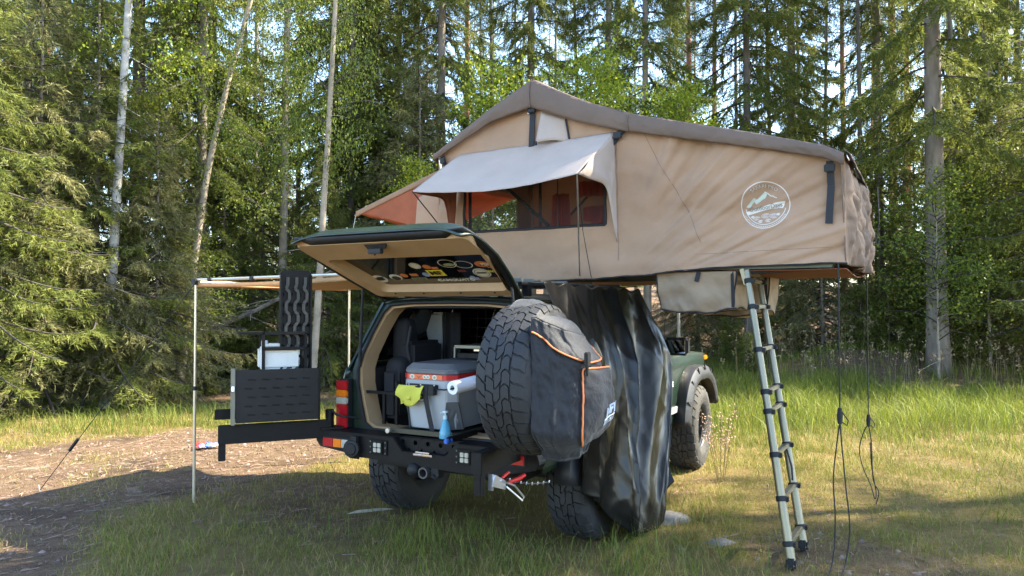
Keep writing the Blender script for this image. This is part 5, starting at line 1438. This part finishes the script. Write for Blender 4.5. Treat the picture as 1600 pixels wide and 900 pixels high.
# ------------------------------------------------------------ foliage prototypes
def spruce_crown(seed, H, base, Rm, nb, spray=1.0, droop=.5, dens=1.0, top_pow=1.0, sz=1.0):
    """needle sprays on drooping boughs; returns crown mesh and bough mesh arrays"""
    q = np.random.default_rng(seed); T = []; BV = []; BF = []
    for i in range(nb):
        t = (i + q.random()) / nb; h = base + (H - base) * t ** .9
        L = Rm * (1 - t) ** .85 * (.65 + .55 * q.random()) + .12
        az = i * 2.399 + q.normal() * .35
        n = max(4, int(L / .12)); s = np.linspace(0, 1, n)
        up = .25 * (t - .35)
        dr = droop * (1.1 - t) * (.6 + .8 * q.random())
        rad = s * L; z = h + up * rad - dr * L * .55 * s ** 1.5 + .16 * L * s ** 4
        side = q.normal() * .12 * s ** 2 * L
        cx, cy = np.cos(az), np.sin(az)
        P = np.stack([cx * rad - cy * side, cy * rad + cx * side, z], -1)
        # bough as thin 3-sided tube
        o = sum(len(b) for b in BV); rr_ = .018 * (1 - s * .85) * (L / 1.5 + .4)
        ringv = np.stack([P + np.stack([np.zeros(n), np.zeros(n), rr_], -1), P + np.stack([-cy * rr_, cx * rr_, -rr_ * .5], -1), P + np.stack([cy * rr_, -cx * rr_, -rr_ * .5], -1)], 1).reshape(-1, 3)
        BV.append(ringv)
        for k in range(n - 1):
            for a in range(3): BF.append((o + k * 3 + a, o + k * 3 + (a + 1) % 3, o + (k + 1) * 3 + (a + 1) % 3, o + (k + 1) * 3 + a))
        # side twigs
        m_ = max(4, int(L * 26 * dens)); ts = .12 + .88 * q.random(m_) ** .85
        base_p = np.stack([np.interp(ts, s, P[:, j]) for j in range(3)], -1)
        tl = (.14 + .42 * (1 - ts) * min(1.4, L)) * (.6 + .7 * q.random(m_)) * sz
        sg = np.where(q.random(m_) < .5, -1, 1)
        ang = sg * (.75 + .35 * q.random(m_)); tx, ty = np.cos(az + ang), np.sin(az + ang)
        hang = -.25 - .75 * q.random(m_) * droop * 1.3
        td = unit(np.stack([tx, ty, hang], -1))
        per = np.maximum(4, (tl / .0165 * dens).astype(int))
        for j in range(m_):
            k = per[j]; u = (np.arange(k) + q.random(k)) / k
            c = base_p[j] + td[j] * (u * tl[j])[:, None]; c[:, 2] -= .15 * tl[j] * u ** 2
            nd = unit(td[j] + unit(np.cross(td[j], q.normal(size=(k, 3)))) * (.7 + .3 * q.random((k, 1))))
            ln = (.055 + .055 * q.random((k, 1))) * spray
            wv = unit(np.cross(nd, q.normal(size=(k, 3)))) * (.0075 * spray)
            T.append(np.stack([c - wv, c + wv, c + nd * ln], 1))
        # needles along the bough tip
    T = np.concatenate(T).reshape(-1, 3)
    return T, np.concatenate(BV), np.array(BF)
def leaf_crown(seed, H, base, Rm, nb, leaf=.05, per=60, arch=.3, clump=.3):
    q = np.random.default_rng(seed); T = []; BV = []; BF = []; o = 0
    for i in range(nb):
        t = q.random(); h = base + (H - base) * t; L = Rm * (.35 + .65 * math.sin(PI * min(1, .25 + .75 * t))) * (.5 + .7 * q.random()); az = q.random() * 2 * PI
        n = 8; s = np.linspace(0, 1, n); up = .35 + .5 * q.random()
        P = np.stack([np.cos(az + .3 * s) * s * L, np.sin(az + .3 * s) * s * L, h + up * L * s - arch * L * s ** 2], -1)
        rr_ = .012 * (1 - .85 * s)
        ringv = np.stack([P + [[0, 0, 1]] * rr_[:, None], P + np.array([[-.87, 0, -.5]]) * rr_[:, None], P + np.array([[.87, 0, -.5]]) * rr_[:, None]], 1).reshape(-1, 3); BV.append(ringv)
        for k in range(n - 1):
            for a in range(3): BF.append((o + k * 3 + a, o + k * 3 + (a + 1) % 3, o + (k + 1) * 3 + (a + 1) % 3, o + (k + 1) * 3 + a))
        o += n * 3
        nc = max(2, int(per / 12)); cl = .25 + .75 * q.random(nc); cp = np.stack([np.interp(cl, s, P[:, j]) for j in range(3)], -1) + q.normal(size=(nc, 3)) * clump * .5
        k = per; ci = q.integers(0, nc, k); c = cp[ci] + q.normal(size=(k, 3)) * clump * [.45, .45, .3]
        d = unit(q.normal(size=(k, 3)) + [0, 0, -.4]); w = unit(np.cross(d, q.normal(size=(k, 3)))); sz = leaf * (.6 + .7 * q.random((k, 1)))
        T.append(np.stack([c, c + d * sz * .5 + w * sz * .36, c + d * sz, c + d * sz * .5 - w * sz * .36], 1))
    T = np.concatenate(T).reshape(-1, 3)
    return T, np.concatenate(BV), np.array(BF)
SPR = leafmat('spruce_needles', (.10, .13, .026), (.185, .205, .045), .48, .35, .45)
SPR2 = leafmat('grey_spruce_needles', (.15, .155, .06), (.26, .25, .10), .45, .4, .5)
PIN = leafmat('pine_needles', (.05, .085, .045), (.09, .13, .06), .38, .3, .5)
LEA = leafmat('broad_leaves', (.15, .21, .015), (.27, .33, .03), .55, .3, .6, .45)
LEA2 = leafmat('dark_broad_leaves', (.10, .15, .02), (.18, .22, .035), .5, .3, .6, .45)
TWG = mat('twig_bark', (.055, .045, .038), rough=.9, var=.3, island=.2)
PM = {}
def proto_spruce(key, m, **k):
    T, BV, BF = spruce_crown(**k)
    c = fast_mesh(key + '_needles', T, None, np.arange(len(T)).reshape(-1, 3)); c.materials.append(m)
    b_ = fast_mesh(key + '_boughs', BV, BF); b_.materials.append(TWG)
    PM[key] = (c, b_, len(T) // 3)
def proto_leaf(key, m, **k):
    T, BV, BF = leaf_crown(**k)
    c = fast_mesh(key + '_leaves', T, np.arange(len(T)).reshape(-1, 4)); c.materials.append(m)
    b_ = fast_mesh(key + '_boughs', BV, BF); b_.materials.append(TWG)
    PM[key] = (c, b_, len(T) // 2)
proto_spruce('low_a', SPR, seed=1, H=7.5, base=.2, Rm=2.1, nb=150, droop=.75, dens=1.0)
proto_spruce('low_b', SPR2, seed=2, H=6.0, base=.2, Rm=1.9, nb=135, droop=.9, dens=.95)
proto_spruce('tall_a', SPR, seed=3, H=19, base=4.2, Rm=2.2, nb=105, droop=.9, dens=1.0, spray=1.5, sz=1.2)
proto_spruce('tall_b', SPR, seed=4, H=17, base=2.6, Rm=2.1, nb=98, droop=1.0, dens=1.0, spray=1.5, sz=1.2)
proto_spruce('far_a', SPR, seed=5, H=16, base=1.8, Rm=1.8, nb=85, droop=.9, dens=.5, spray=2.1, sz=1.3)
proto_spruce('sapling', SPR, seed=6, H=1.7, base=.05, Rm=.65, nb=46, droop=.35, dens=1.2)
proto_leaf('birch', LEA, seed=7, H=15, base=5.0, Rm=2.0, nb=100, leaf=.055, per=200, arch=.6, clump=.35)
proto_leaf('aspen', LEA2, seed=8, H=13, base=3.6, Rm=1.8, nb=90, leaf=.055, per=190, arch=.4, clump=.35)
proto_leaf('bush', LEA2, seed=9, H=3.4, base=.6, Rm=1.2, nb=55, leaf=.05, per=120, arch=.35, clump=.22)
proto_leaf('bright', LEA, seed=10, H=6.2, base=2.6, Rm=1.3, nb=55, leaf=.06, per=190, arch=.35, clump=.3)
# pine: long bare trunk, tufted crown high up
def pine_crown(seed, H, base, Rm, nb):
    q = np.random.default_rng(seed); T = []; BV = []; BF = []; o = 0
    for i in range(nb):
        t = (i + q.random()) / nb; h = base + (H - base) * t; L = Rm * (.6 + .4 * math.sin(PI * t)) * (.5 + .6 * q.random()) * (1.1 - .6 * t); az = i * 2.4 + q.normal() * .3
        n = 6; s = np.linspace(0, 1, n); P = np.stack([np.cos(az) * s * L, np.sin(az) * s * L, h + .15 * L * s + .25 * L * s ** 2], -1); rr_ = .03 * (1 - .8 * s)
        BV.append(np.stack([P + [[0, 0, 1]] * rr_[:, None], P + np.array([[-.87, 0, -.5]]) * rr_[:, None], P + np.array([[.87, 0, -.5]]) * rr_[:, None]], 1).reshape(-1, 3))
        for k in range(n - 1):
            for a in range(3): BF.append((o + k * 3 + a, o + k * 3 + (a + 1) % 3, o + (k + 1) * 3 + (a + 1) % 3, o + (k + 1) * 3 + a))
        o += n * 3
        nc = 9; cl = .3 + .7 * q.random(nc); cp = np.stack([np.interp(cl, s, P[:, j]) for j in range(3)], -1) + q.normal(size=(nc, 3)) * [.22, .22, .12]
        for c in cp:
            k = 46; d = unit(q.normal(size=(k, 3)) + [0, 0, .5]); c0 = c + d * .03 + q.normal(size=(k, 3)) * .07; w = unit(np.cross(d, q.normal(size=(k, 3)))) * .009
            T.append(np.stack([c0 - w, c0 + w, c0 + d * (.10 + .06 * q.random((k, 1)))], 1))
    return np.concatenate(T).reshape(-1, 3), np.concatenate(BV), np.array(BF)
T, BV, BF = pine_crown(21, 19, 8.5, 2.2, 46)
c = fast_mesh('pine_needles', T, None, np.arange(len(T)).reshape(-1, 3)); c.materials.append(PIN); b_ = fast_mesh('pine_boughs', BV, BF); b_.materials.append(TWG); PM['pine'] = (c, b_, len(T) // 3)
print('TRIS', {k: v[2] for k, v in PM.items()})

# ------------------------------------------------------------ bark and trunks
BARK = {
 'spruce': mat('spruce_bark', (.13, .11, .09), col2=(.28, .24, .20), rough=.95, scale=7, bump=.9, bscale=22, stretch=(1, 1, .35)),
 'dark': mat('dark_spruce_bark', (.07, .06, .05), col2=(.17, .15, .125), rough=.95, scale=7, bump=.9, bscale=22, stretch=(1, 1, .35)),
 'pine': mat('pine_bark', (.28, .12, .065), col2=(.48, .25, .15), rough=.9, scale=5, bump=.8, bscale=16, stretch=(1, 1, .4)),
 'birch': mat('birch_bark', (.16, .15, .14), col2=(.60, .58, .54), rough=.8, scale=4.5, bump=.3, bscale=18, stretch=(.6, .6, 1.6)),
 'aspen': mat('aspen_bark', (.20, .17, .125), col2=(.38, .32, .24), rough=.9, scale=5, bump=.5, bscale=20),
}
def stubs(m, P, R, n, q, lo, hi, L=(.3, .9), thin=.006):
    """dead side branches on a trunk polyline"""
    for _ in range(n):
        t = lo + (hi - lo) * q.random(); k = t * (len(P) - 1); i = min(len(P) - 2, int(k)); p = P[i].lerp(P[i + 1], k - i)
        a = q.random() * 2 * PI; l = L[0] + (L[1] - L[0]) * q.random(); d = Vector((math.cos(a), math.sin(a), -.25 + .5 * q.random()))
        pts = [p, p + d * l * .5 + Vector((0, 0, -.03 * l)), p + d * l + Vector((q.normal() * .1 * l, q.normal() * .1 * l, -.15 * l))]
        m.tube(pts, [thin * 1.8, thin, thin * .4], 4, caps=False)
        if l > .45:
            for s_ in (.45, .7):
                b0 = pts[0].lerp(pts[2], s_); e = Vector((math.cos(a + .8), math.sin(a + .8), -.3)) * l * .3 * (1 if q.random() < .5 else -1); m.tube([b0, b0 + e], [thin * .6, thin * .25], 3, caps=False)
def trunk_mesh(name, H, r0, lean, kind, seed, bend=0.0, nst=14, stub=(0.05, .6), base_flare=1.25):
    q = np.random.default_rng(seed); m = MB(); n = 18
    P = []; R = []
    for i in range(n + 1):
        t = i / n; z = -.3 + (H + .3) * t
        P.append(Vector((lean[0] * t + bend * math.sin(PI * t) + .05 * fbm(t * 4, seed, 1), lean[1] * t + .05 * fbm(t * 4, seed, 7), z)))
        R.append(r0 * (1 - .82 * t) * (1 + (base_flare - 1) * math.exp(-max(0, z) * 2.2)))
    m.tube(P, R, 12)
    stubs(m, P, R, nst, q, *stub)
    me = bpy.data.meshes.new(name); me.from_pydata([tuple(v) for v in m.v], [], m.f); me.materials.append(BARK[kind]); me.polygons.foreach_set('use_smooth', [True] * len(me.polygons)); me.update()
    return me
def tree(name, label, group, px, D, H, r0, kind, crown, csc=(1, 1, 1), lean=(0, 0), rot=0, seed=0, bend=0, nst=14, cz=0, tm=None, cat='tree', stub=(.05, .6), low=None):
    X = (px - 800) / 1170 * D; Z = float(height(np.array([X]), np.array([D]))[0])
    e = bpy.data.objects.new(name, None); COL.objects.link(e); e.location = (X, D, Z); tag(e, label, cat, group)
    if tm is None: tm = trunk_mesh('trunk', H, r0, lean, kind, seed, bend, nst, stub)
    if tm is not False:
        t = bpy.data.objects.new('trunk', tm); COL.objects.link(t); t.parent = e
    for cr, sc, z_ in ([(crown, csc, cz)] if crown else []) + (low or []):
        for nm, me_ in (('crown', PM[cr][0]), ('boughs', PM[cr][1])):
            c = bpy.data.objects.new(nm, me_); COL.objects.link(c); c.parent = e; c.scale = sc; c.rotation_euler = (0, 0, rot)
            k = min(1, (z_ + 5) / max(H, 1)) if z_ else 0
            c.location = (lean[0] * .5 * (1 if crown else 0), lean[1] * .5, z_)
    return e
# ------------------------------------------------------------ the trees one can pick out
G1 = 'tall trees standing behind the clearing'
T_ = [
 # px, D, H, r0, kind, crown, csc, lean, bend, label
 (166, 12.0, 15, .085, 'birch', 'birch', (.8, .8, 1), (.95, 0), -.12, 'white barked birch leaning right among the spruces at the left'),
 (212, 15.5, 19, .17, 'dark', 'tall_b', (.9, .9, 1), (.0, 0), 0, 'dark spruce just behind the white birch'),
 (312, 14.5, 18, .12, 'dark', 'tall_a', (.8, .8, .95), (.05, 0), 0, 'dark straight spruce rising above the awning corner post'),
 (276, 13.2, 12, .075, 'aspen', 'aspen', (.7, .7, .9), (2.9, .2), -.55, 'grey aspen leaning steeply to the right, crossing the spruce above the awning'),
 (439, 15.5, 16, .10, 'aspen', 'aspen', (.7, .7, 1.1), (.1, .3), 0, 'slender dark trunk above the recovery boards, forked near the top'),
 (484, 12.8, 14, .065, 'aspen', 'aspen', (.6, .6, 1.1), (.65, 0), .08, 'thin pale brown trunk bending right, above the raised tailgate'),
 (520, 18.5, 19, .17, 'spruce', 'tall_a', (.9, .9, 1), (0, 0), 0, 'grey spruce trunk above the far edge of the tailgate'),
 (546, 17, 18, .09, 'dark', 'tall_b', (.7, .7, 1), (.1, 0), 0, 'thin dark spruce next to the grey trunk above the tailgate'),
 (612, 20, 17, .12, 'spruce', 'tall_a', (.9, .9, 1), (.35, 0), 0, 'spruce leaning a little right above the orange tent fly'),
 (689, 18, 21, .13, 'spruce', 'tall_a', (.8, .8, 1.1), (.0, 0), 0, 'grey brown spruce trunk at the left eave of the tent'),
 (727, 24, 22, .13, 'pine', 'pine', (1, 1, 1.1), (.1, 0), 0, 'reddish pine right of the trunk at the left eave of the tent'),
 (830, 20, 21, .15, 'spruce', 'tall_b', (.9, .9, 1.1), (0, 0), 0, 'straight trunk rising exactly behind the tent peak'),
 (1078, 24, 20, .13, 'pine', 'pine', (.9, .9, 1), (0, 0), 0, 'left one of the two slim red pines above the tent roof'),
 (1119, 25, 20, .115, 'pine', 'pine', (.9, .9, 1), (0, 0), 0, 'right one of the two slim red pines above the tent roof'),
 (1240, 20.5, 21, .15, 'spruce', 'tall_b', (.9, .9, 1.05), (0, 0), 0, 'grey spruce trunk above the right end of the tent cover'),
 (1320, 25, 20, .12, 'pine', 'pine', (.9, .9, 1), (0, 0), 0, 'red pine above the outer corner of the tent'),
 (1375, 20, 20, .14, 'spruce', 'tall_a', (.8, .8, 1), (0, 0), 0, 'grey spruce left of the pair of orange pines'),
 (1398, 22, 20, .14, 'pine', 'pine', (1, 1, 1), (0, 0), 0, 'brighter orange pine left of the thickest trunk'),
 (1421, 24, 19, .14, 'pine', 'pine', (1, 1, 1), (0, 0), 0, 'duller pine directly left of the thickest trunk'),
 (1465, 15, 21, .21, 'spruce', 'tall_a', (1, 1, 1.05), (-.1, 0), 0, 'thickest trunk of all, a big grey spruce at the right'),
 (1514, 23, 19, .14, 'pine', 'pine', (.9, .9, 1), (0, 0), 0, 'pine just right of the thickest trunk'),
 (1543, 18, 18, .12, 'spruce', 'tall_b', (.8, .8, 1), (.1, 0), 0, 'slim spruce near the right edge of the photo'),
 (1592, 19, 18, .12, 'dark', 'tall_a', (.9, .9, 1), (.1, 0), 0, 'dark spruce at the right edge of the photo'),
 (66, 22, 19, .15, 'pine', 'pine', (1, 1, 1), (.1, 0), 0, 'red pine at the far left among the spruces'),
 (22, 14, 17, .10, 'aspen', 'tall_b', (.8, .8, 1), (.5, 0), 0, 'greyish trunk at the left edge of the photo'),
 (118, 16, 18, .09, 'spruce', 'tall_a', (.8, .8, 1), (.1, 0), 0, 'thin spruce between the left pine and the white birch'),
 (1010, 17, 17, .10, 'spruce', 'tall_b', (.9, .9, 1), (0, 0), 0, 'drooping spruce behind the middle of the tent roof'),
 (1170, 18, 18, .12, 'dark', 'tall_a', (1, 1, 1), (0, 0), 0, 'drooping spruce between the red pines and the tent corner'),
]
for i, (px_, D, H, r0, kind, cr, csc, lean, bend, lab_) in enumerate(T_):
    nm = {'pine': 'pine_tree', 'birch': 'birch_tree', 'aspen': 'aspen_tree'}.get(kind, 'spruce_tree')
    tree(nm, lab_, G1, px_, D, H, r0, kind, cr, csc, lean, i * 1.7, 100 + i, bend, nst=26 if kind in ('spruce', 'dark') else 8, stub=(.04, .55) if kind != 'pine' else (.1, .5))
# fork on the slender dark trunk
for i, (px_, D, kd, lab_) in enumerate([(95, 14.5, 'dark', 'thin dark trunk between the red pine and the white birch at the left'), (258, 16, 'aspen', 'pale thin trunk right of the white birch'), (336, 17.5, 'dark', 'thin dark trunk right of the spruce above the awning post'),
  (374, 19, 'spruce', 'thin trunk left of the forked dark one'), (460, 19, 'spruce', 'thin trunk right of the forked dark one'), (566, 21, 'spruce', 'thin trunk above the left tip of the orange tent fly'), (645, 22, 'pine', 'thin reddish trunk left of the left tent eave'),
  (762, 22, 'spruce', 'thin trunk left of the tent peak'), (905, 22, 'dark', 'thin trunk right of the tent peak'), (958, 24, 'pine', 'thin reddish trunk above the middle of the tent'), (1150, 24, 'spruce', 'thin trunk right of the two red pines'),
  (1206, 21, 'dark', 'thin dark trunk over the tent logo'), (1285, 23, 'spruce', 'thin trunk left of the outer tent corner'), (1345, 19, 'dark', 'thin dark trunk touching the outer edge of the tent'), (1493, 17, 'dark', 'thin crooked dark trunk against the thickest one'), (1568, 20, 'pine', 'thin reddish trunk close to the right edge')]):
    tree('pine_tree' if kd == 'pine' else 'spruce_tree', lab_, 'slender trunks behind the clearing', px_, D, 18, .075, kd, 'pine', (.6, .6, 1), (.3 * math.sin(i * 2.2), 0), i, 700 + i, .05, 16, stub=(.03, .5))
# understorey spruces with boughs to the ground
U_ = [
 (-60, 10.6, 'low_a', 1.05, 'bushy spruce cut by the left edge, boughs down to the grass'),
 (60, 11.6, 'low_b', 1.15, 'grey green spruce sweeping its boughs over the grass at the far left'),
 (150, 12.3, 'low_a', 1.0, 'bushy young spruce in front of the white birch'),
 (245, 12.6, 'low_b', .82, 'greyish drooping spruce between the birch and the awning'),
 (350, 15.2, 'low_a', .85, 'young spruce behind the awning rail'),
 (410, 17.0, 'low_b', .95, 'young spruce behind the recovery boards'),
 (505, 14.8, 'low_a', .62, 'small spruce under the awning beside the tail lamp'),
 (590, 17.5, 'low_a', 1.25, 'young spruce behind the orange tent fly'),
 (655, 16.0, 'low_b', 1.15, 'young spruce behind the left side of the tent'),
 (1230, 19, 'low_a', .8, 'young spruce seen left of the ladder'),
 (1285, 17.5, 'low_b', .85, 'young spruce between the ladder and the nearest rope'),
 (1375, 17.2, 'low_a', .75, 'young spruce just right of the two ropes'),
 (1430, 20, 'low_b', 1.0, 'young spruce left of the thickest trunk'),
 (1515, 17.5, 'low_a', .9, 'young spruce right of the thickest trunk'),
 (1600, 16, 'low_b', .95, 'young spruce cut by the right edge'),
 (1680, 14.5, 'low_a', 1.2, 'bushy spruce just beyond the right edge'),
 (1090, 20, 'low_b', .8, 'low spruce beyond the bonnet of the car'),
]
for i, (px_, D, cr, s, lab_) in enumerate(U_):
    H = 7.2 * s if cr == 'low_a' else 5.8 * s
    tree('young_spruce', lab_, 'young spruces along the wood edge', px_, D, H, .06 * s, 'spruce', cr, (s, s, s), (0, 0), i * 2.3, 300 + i, 0, nst=10)
# broad leaved bushes
B_ = [
 (1465, 14.6, 'bush', 1.15, 'leafy bush in front of the thickest trunk'), (1545, 15.5, 'bush', 1.3, 'leafy bush near the right edge'),
 (300, 13.4, 'bush', .8, 'leafy bush behind the awning corner'), (215, 13.0, 'bush', .7, 'small leafy bush left of the awning'), (1150, 21.5, 'bush', .8, 'yellow green bush beyond the car bonnet'),
 (560, 16, 'bush', .9, 'leafy bush behind the left awning pole'), (1620, 17, 'bush', 1.4, 'leafy bush cut by the right edge'),
 (925, 13.6, 'bright', 1.0, 'bright green leafy tree above the middle of the tent roof'), (1060, 15, 'bright', .95, 'bright leafy tree left of the red pines'), (770, 15.5, 'bright', 1.05, 'bright leafy tree left of the tent peak'),
 (655, 14.5, 'bright', .7, 'light green leaves over the left eave of the tent'), (360, 17, 'bright', 1.1, 'sunlit yellow green leafy tree behind the leaning aspen'), (10, 18, 'bright', 1.2, 'sunlit leafy tree at the left edge'),
]
for i, (px_, D, cr, s, lab_) in enumerate(B_):
    H = (3.2 if cr == 'bush' else 6.0) * s
    tree('leafy_bush' if cr == 'bush' else 'leafy_tree', lab_, 'broad leaved bushes and saplings', px_, D, H, .025 * s if cr == 'bush' else .04 * s, 'aspen', cr, (s, s, s), (0, 0), i * 1.1, 400 + i, 0, nst=6, cat='bush' if cr == 'bush' else 'tree')
# trees to the right of the photo that shade the near part of the clearing
for i, (X_, Y_, cr, s_) in enumerate([(12.6, 5.2, 'birch', 1.0), (11.8, 7.9, 'pine', .95), (13.8, 3.6, 'pine', 1.0), (16.0, 6.6, 'birch', 1.1), (11.2, 3.4, 'birch', 1.0), (17.5, 4.6, 'birch', 1.1), (14.6, 8.0, 'birch', 1.0), (12.6, 1.0, 'tall_b', 1.1), (19, 8.4, 'tall_a', 1.1)]):
    tree('birch_tree' if cr == 'birch' else 'spruce_tree', 'tall tree standing outside the picture on the right of the clearing', 'trees on the right of the clearing', 800 + X_ / Y_ * 1170, Y_, 17, .14, 'birch' if cr == 'birch' else 'spruce', cr, (s_, s_, s_), (0, 0), i * 1.9, 600 + i)
# ground saplings at the edge
q = np.random.default_rng(5)
sap_tm = trunk_mesh('trunk', 1.5, .012, (0, 0), 'spruce', 1, 0, 0)
for i in range(34):
    px_ = q.uniform(-60, 1700); D = q.uniform(13.2, 17.5) + (2.5 if px_ > 900 else -.6)
    s = q.uniform(.5, 1.35)
    e = tree('spruce_sapling', 'small spruce sapling in the undergrowth at the wood edge', 'spruce saplings in the undergrowth', px_, D, 1.5, .012, 'spruce', 'sapling', (s, s, s), (0, 0), q.random() * 6, 0, 0, 0, tm=sap_tm, cat='sapling')
# deeper forest
tms = {k: [trunk_mesh('trunk', 17, r_, (l_, 0), k, 50 + j, 0, 16, (.05, .6)) for j, (r_, l_) in enumerate(((.12, 0), (.15, .3), (.09, -.2)))] for k in ('spruce', 'dark', 'pine')}
n_t = 0; placed = []
for i in range(2000):
    if n_t >= 88: break
    D = 20 + 34 * q.random() ** .8; px_ = q.uniform(-450, 2050); X = (px_ - 800) / 1170 * D
    if any((X - a) ** 2 + (D - b__) ** 2 < 1.9 ** 2 for a, b__ in placed): continue
    if abs(X - 7.2) < 2.6 and D < 30: continue
    placed.append((X, D)); n_t += 1
    k = q.choice(['spruce', 'spruce', 'dark', 'pine'])
    s = q.uniform(.75, 1.15)
    if k == 'pine': nm, lab_, cr = 'pine_tree', 'slim pine standing deep in the forest', 'pine'
    else: nm, lab_, cr = 'spruce_tree', 'slim spruce standing deep in the forest', 'far_a' if D > 26 or q.random() < .5 else 'tall_b'
    tree(nm, lab_, 'pines deep in the forest' if k == 'pine' else 'spruces deep in the forest', px_, D, 17, .1, k, cr, (s, s, s * q.uniform(.9, 1.15)), (0, 0), q.random() * 6, 0, tm=tms[k][int(q.integers(0, 3))])
# trees far off that read as one mass
Tt = []; 
for i in range(60):
    a = q.uniform(-.85, .85); D = q.uniform(56, 80); X, Y = math.sin(a) * D, math.cos(a) * D; h = q.uniform(7, 15); k = 520
    t = q.random(k); rad = 2.6 * (1 - t) * np.sqrt(q.random(k)) + .1; an = q.random(k) * 6.28
    c = np.stack([X + rad * np.cos(an), Y + rad * np.sin(an), 1.2 + h * t], -1); d = unit(q.normal(size=(k, 3)) + [0, 0, -.6]); w = unit(np.cross(d, q.normal(size=(k, 3))))
    Tt.append(np.stack([c - w * .14, c + w * .14, c + d * .8], 1))
Tt = np.concatenate(Tt).reshape(-1, 3); stuff_obj('far_wood', fast_mesh('far_wood', Tt, None, np.arange(len(Tt)).reshape(-1, 3)), SPR, 'distant spruces closing the forest')

# ------------------------------------------------------------ fallen trunk, rocks, small things on the ground
def rock(label, x, y, sx, sy, sz, seed, rot=0, name='rock', m=None):
    t = MB(); t.sphere((0, 0, 0), 1, 22, 14); c, s_ = math.cos(rot), math.sin(rot); z0 = float(height(np.array([x]), np.array([y]))[0])
    vs = []
    for v in t.v:
        k = 1 + .35 * fbm(v.x * 1.3 + seed, v.y * 1.3, v.z * 1.3) + .08 * fbm(v.x * 5, v.y * 5, v.z * 5 + seed)
        p = Vector((v.x * sx, v.y * sy, v.z * sz)) * k; vs.append(Vector((p.x * c - p.y * s_, p.x * s_ + p.y * c, p.z)))
    t.v = vs; o = t.build(name, m or mat('grey_rock', (.10, .095, .088), col2=(.20, .19, .18), rough=.9, scale=9, bump=.6, bscale=40), None, ang=60); o.location = (x, y, z0); tag(o, label, name.replace('_', ' ')); return o
rock('flat grey rock half sunk in the grass between the sheet and the ladder', 1.16, 5.75, .24, .15, .055, 3, .4)
rock('small grey rock in the grass left of the ladder foot', 1.42, 5.18, .10, .06, .03, 8, .2)
rock('pale bleached stick of wood on the litter left of the rear wheel', -1.12, 5.98, .17, .022, .02, 5, .35, 'stick', mat('bleached_wood', (.34, .30, .24), rough=.9, var=.1))
lg = tow((0, 0, 0))
log = thing('fallen_trunk', 'thin fallen trunk slanting up between the spruces behind the awning', 'fallen trunk', (-5.2, 13.4, .1), world_frame=True)
m = MB(); P = [Vector((-6.4 + 3.4 * t, 13.5 + .5 * t, .9 + 1.6 * t ** 1.3)) for t in (0, .25, .5, .75, 1)]; m.tube(P, [.05, .045, .04, .03, .02], 8); qq = np.random.default_rng(9); stubs(m, P, None, 22, qq, .0, 1, (.3, .9), .008); m.build('stem', BARK['dark'], log)
# coloured rope dropped behind the swing arm
rp = thing('rope_pile', 'tangled red, white and blue rope lying on the track behind the awning pole', 'rope', (-3.5, 8.6, 0), world_frame=True)
for nm, c_, sd in (('red_rope', (.6, .03, .03), 1), ('blue_rope', (.05, .12, .55), 2), ('white_rope', (.6, .6, .6), 3)):
    m = MB(); pts = []
    for i in range(60):
        t = i / 59 * 9; pts.append(Vector((-3.5 + .16 * fbm(t * 1.3, sd, 1) * 2 + .05 * (sd - 2), 8.6 + .14 * fbm(t * 1.3, sd, 5) * 2, .03 + .03 * abs(fbm(t * 2, sd, 8)) * 2)))
    m.tube(pts, .010, 6); m.build(nm, mat(nm, c_, rough=.7), rp)
# reddish seeding weed before the front wheel
wd = thing('flowering_weed', 'dock plant with pinkish seed heads before the front wheel', 'plant', (1.92, 6.95, 0), world_frame=True)
qq = np.random.default_rng(4)
m = MB(); VV = []
for i in range(7):
    a = qq.uniform(-1, 1); tip = Vector((1.92 + .16 * a, 6.95 + .1 * qq.normal(), .45 + .25 * qq.random())); b0 = Vector((1.93 + .03 * a, 6.95, 0)); m.tube([b0, b0.lerp(tip, .5) + Vector((0, 0, .03)), tip], .003, 4)
    for k in range(40):
        c0 = b0.lerp(tip, .55 + .45 * qq.random()) + Vector(qq.normal(size=3)) * .018; d = Vector(unit(qq.normal(size=3) + [0, 0, .6])); w = d.orthogonal().normalized() * .006; VV.append((c0 - w, c0 + w, c0 + d * .022))
m.build('stem', GR2, wd); m = MB()
for t in VV: m.add(t, [(0, 1, 2)])
m.build('seed_head', mat('weed_seed', (.34, .20, .15), col2=(.45, .33, .22), rough=.9, trans=.2), wd, smooth=False)
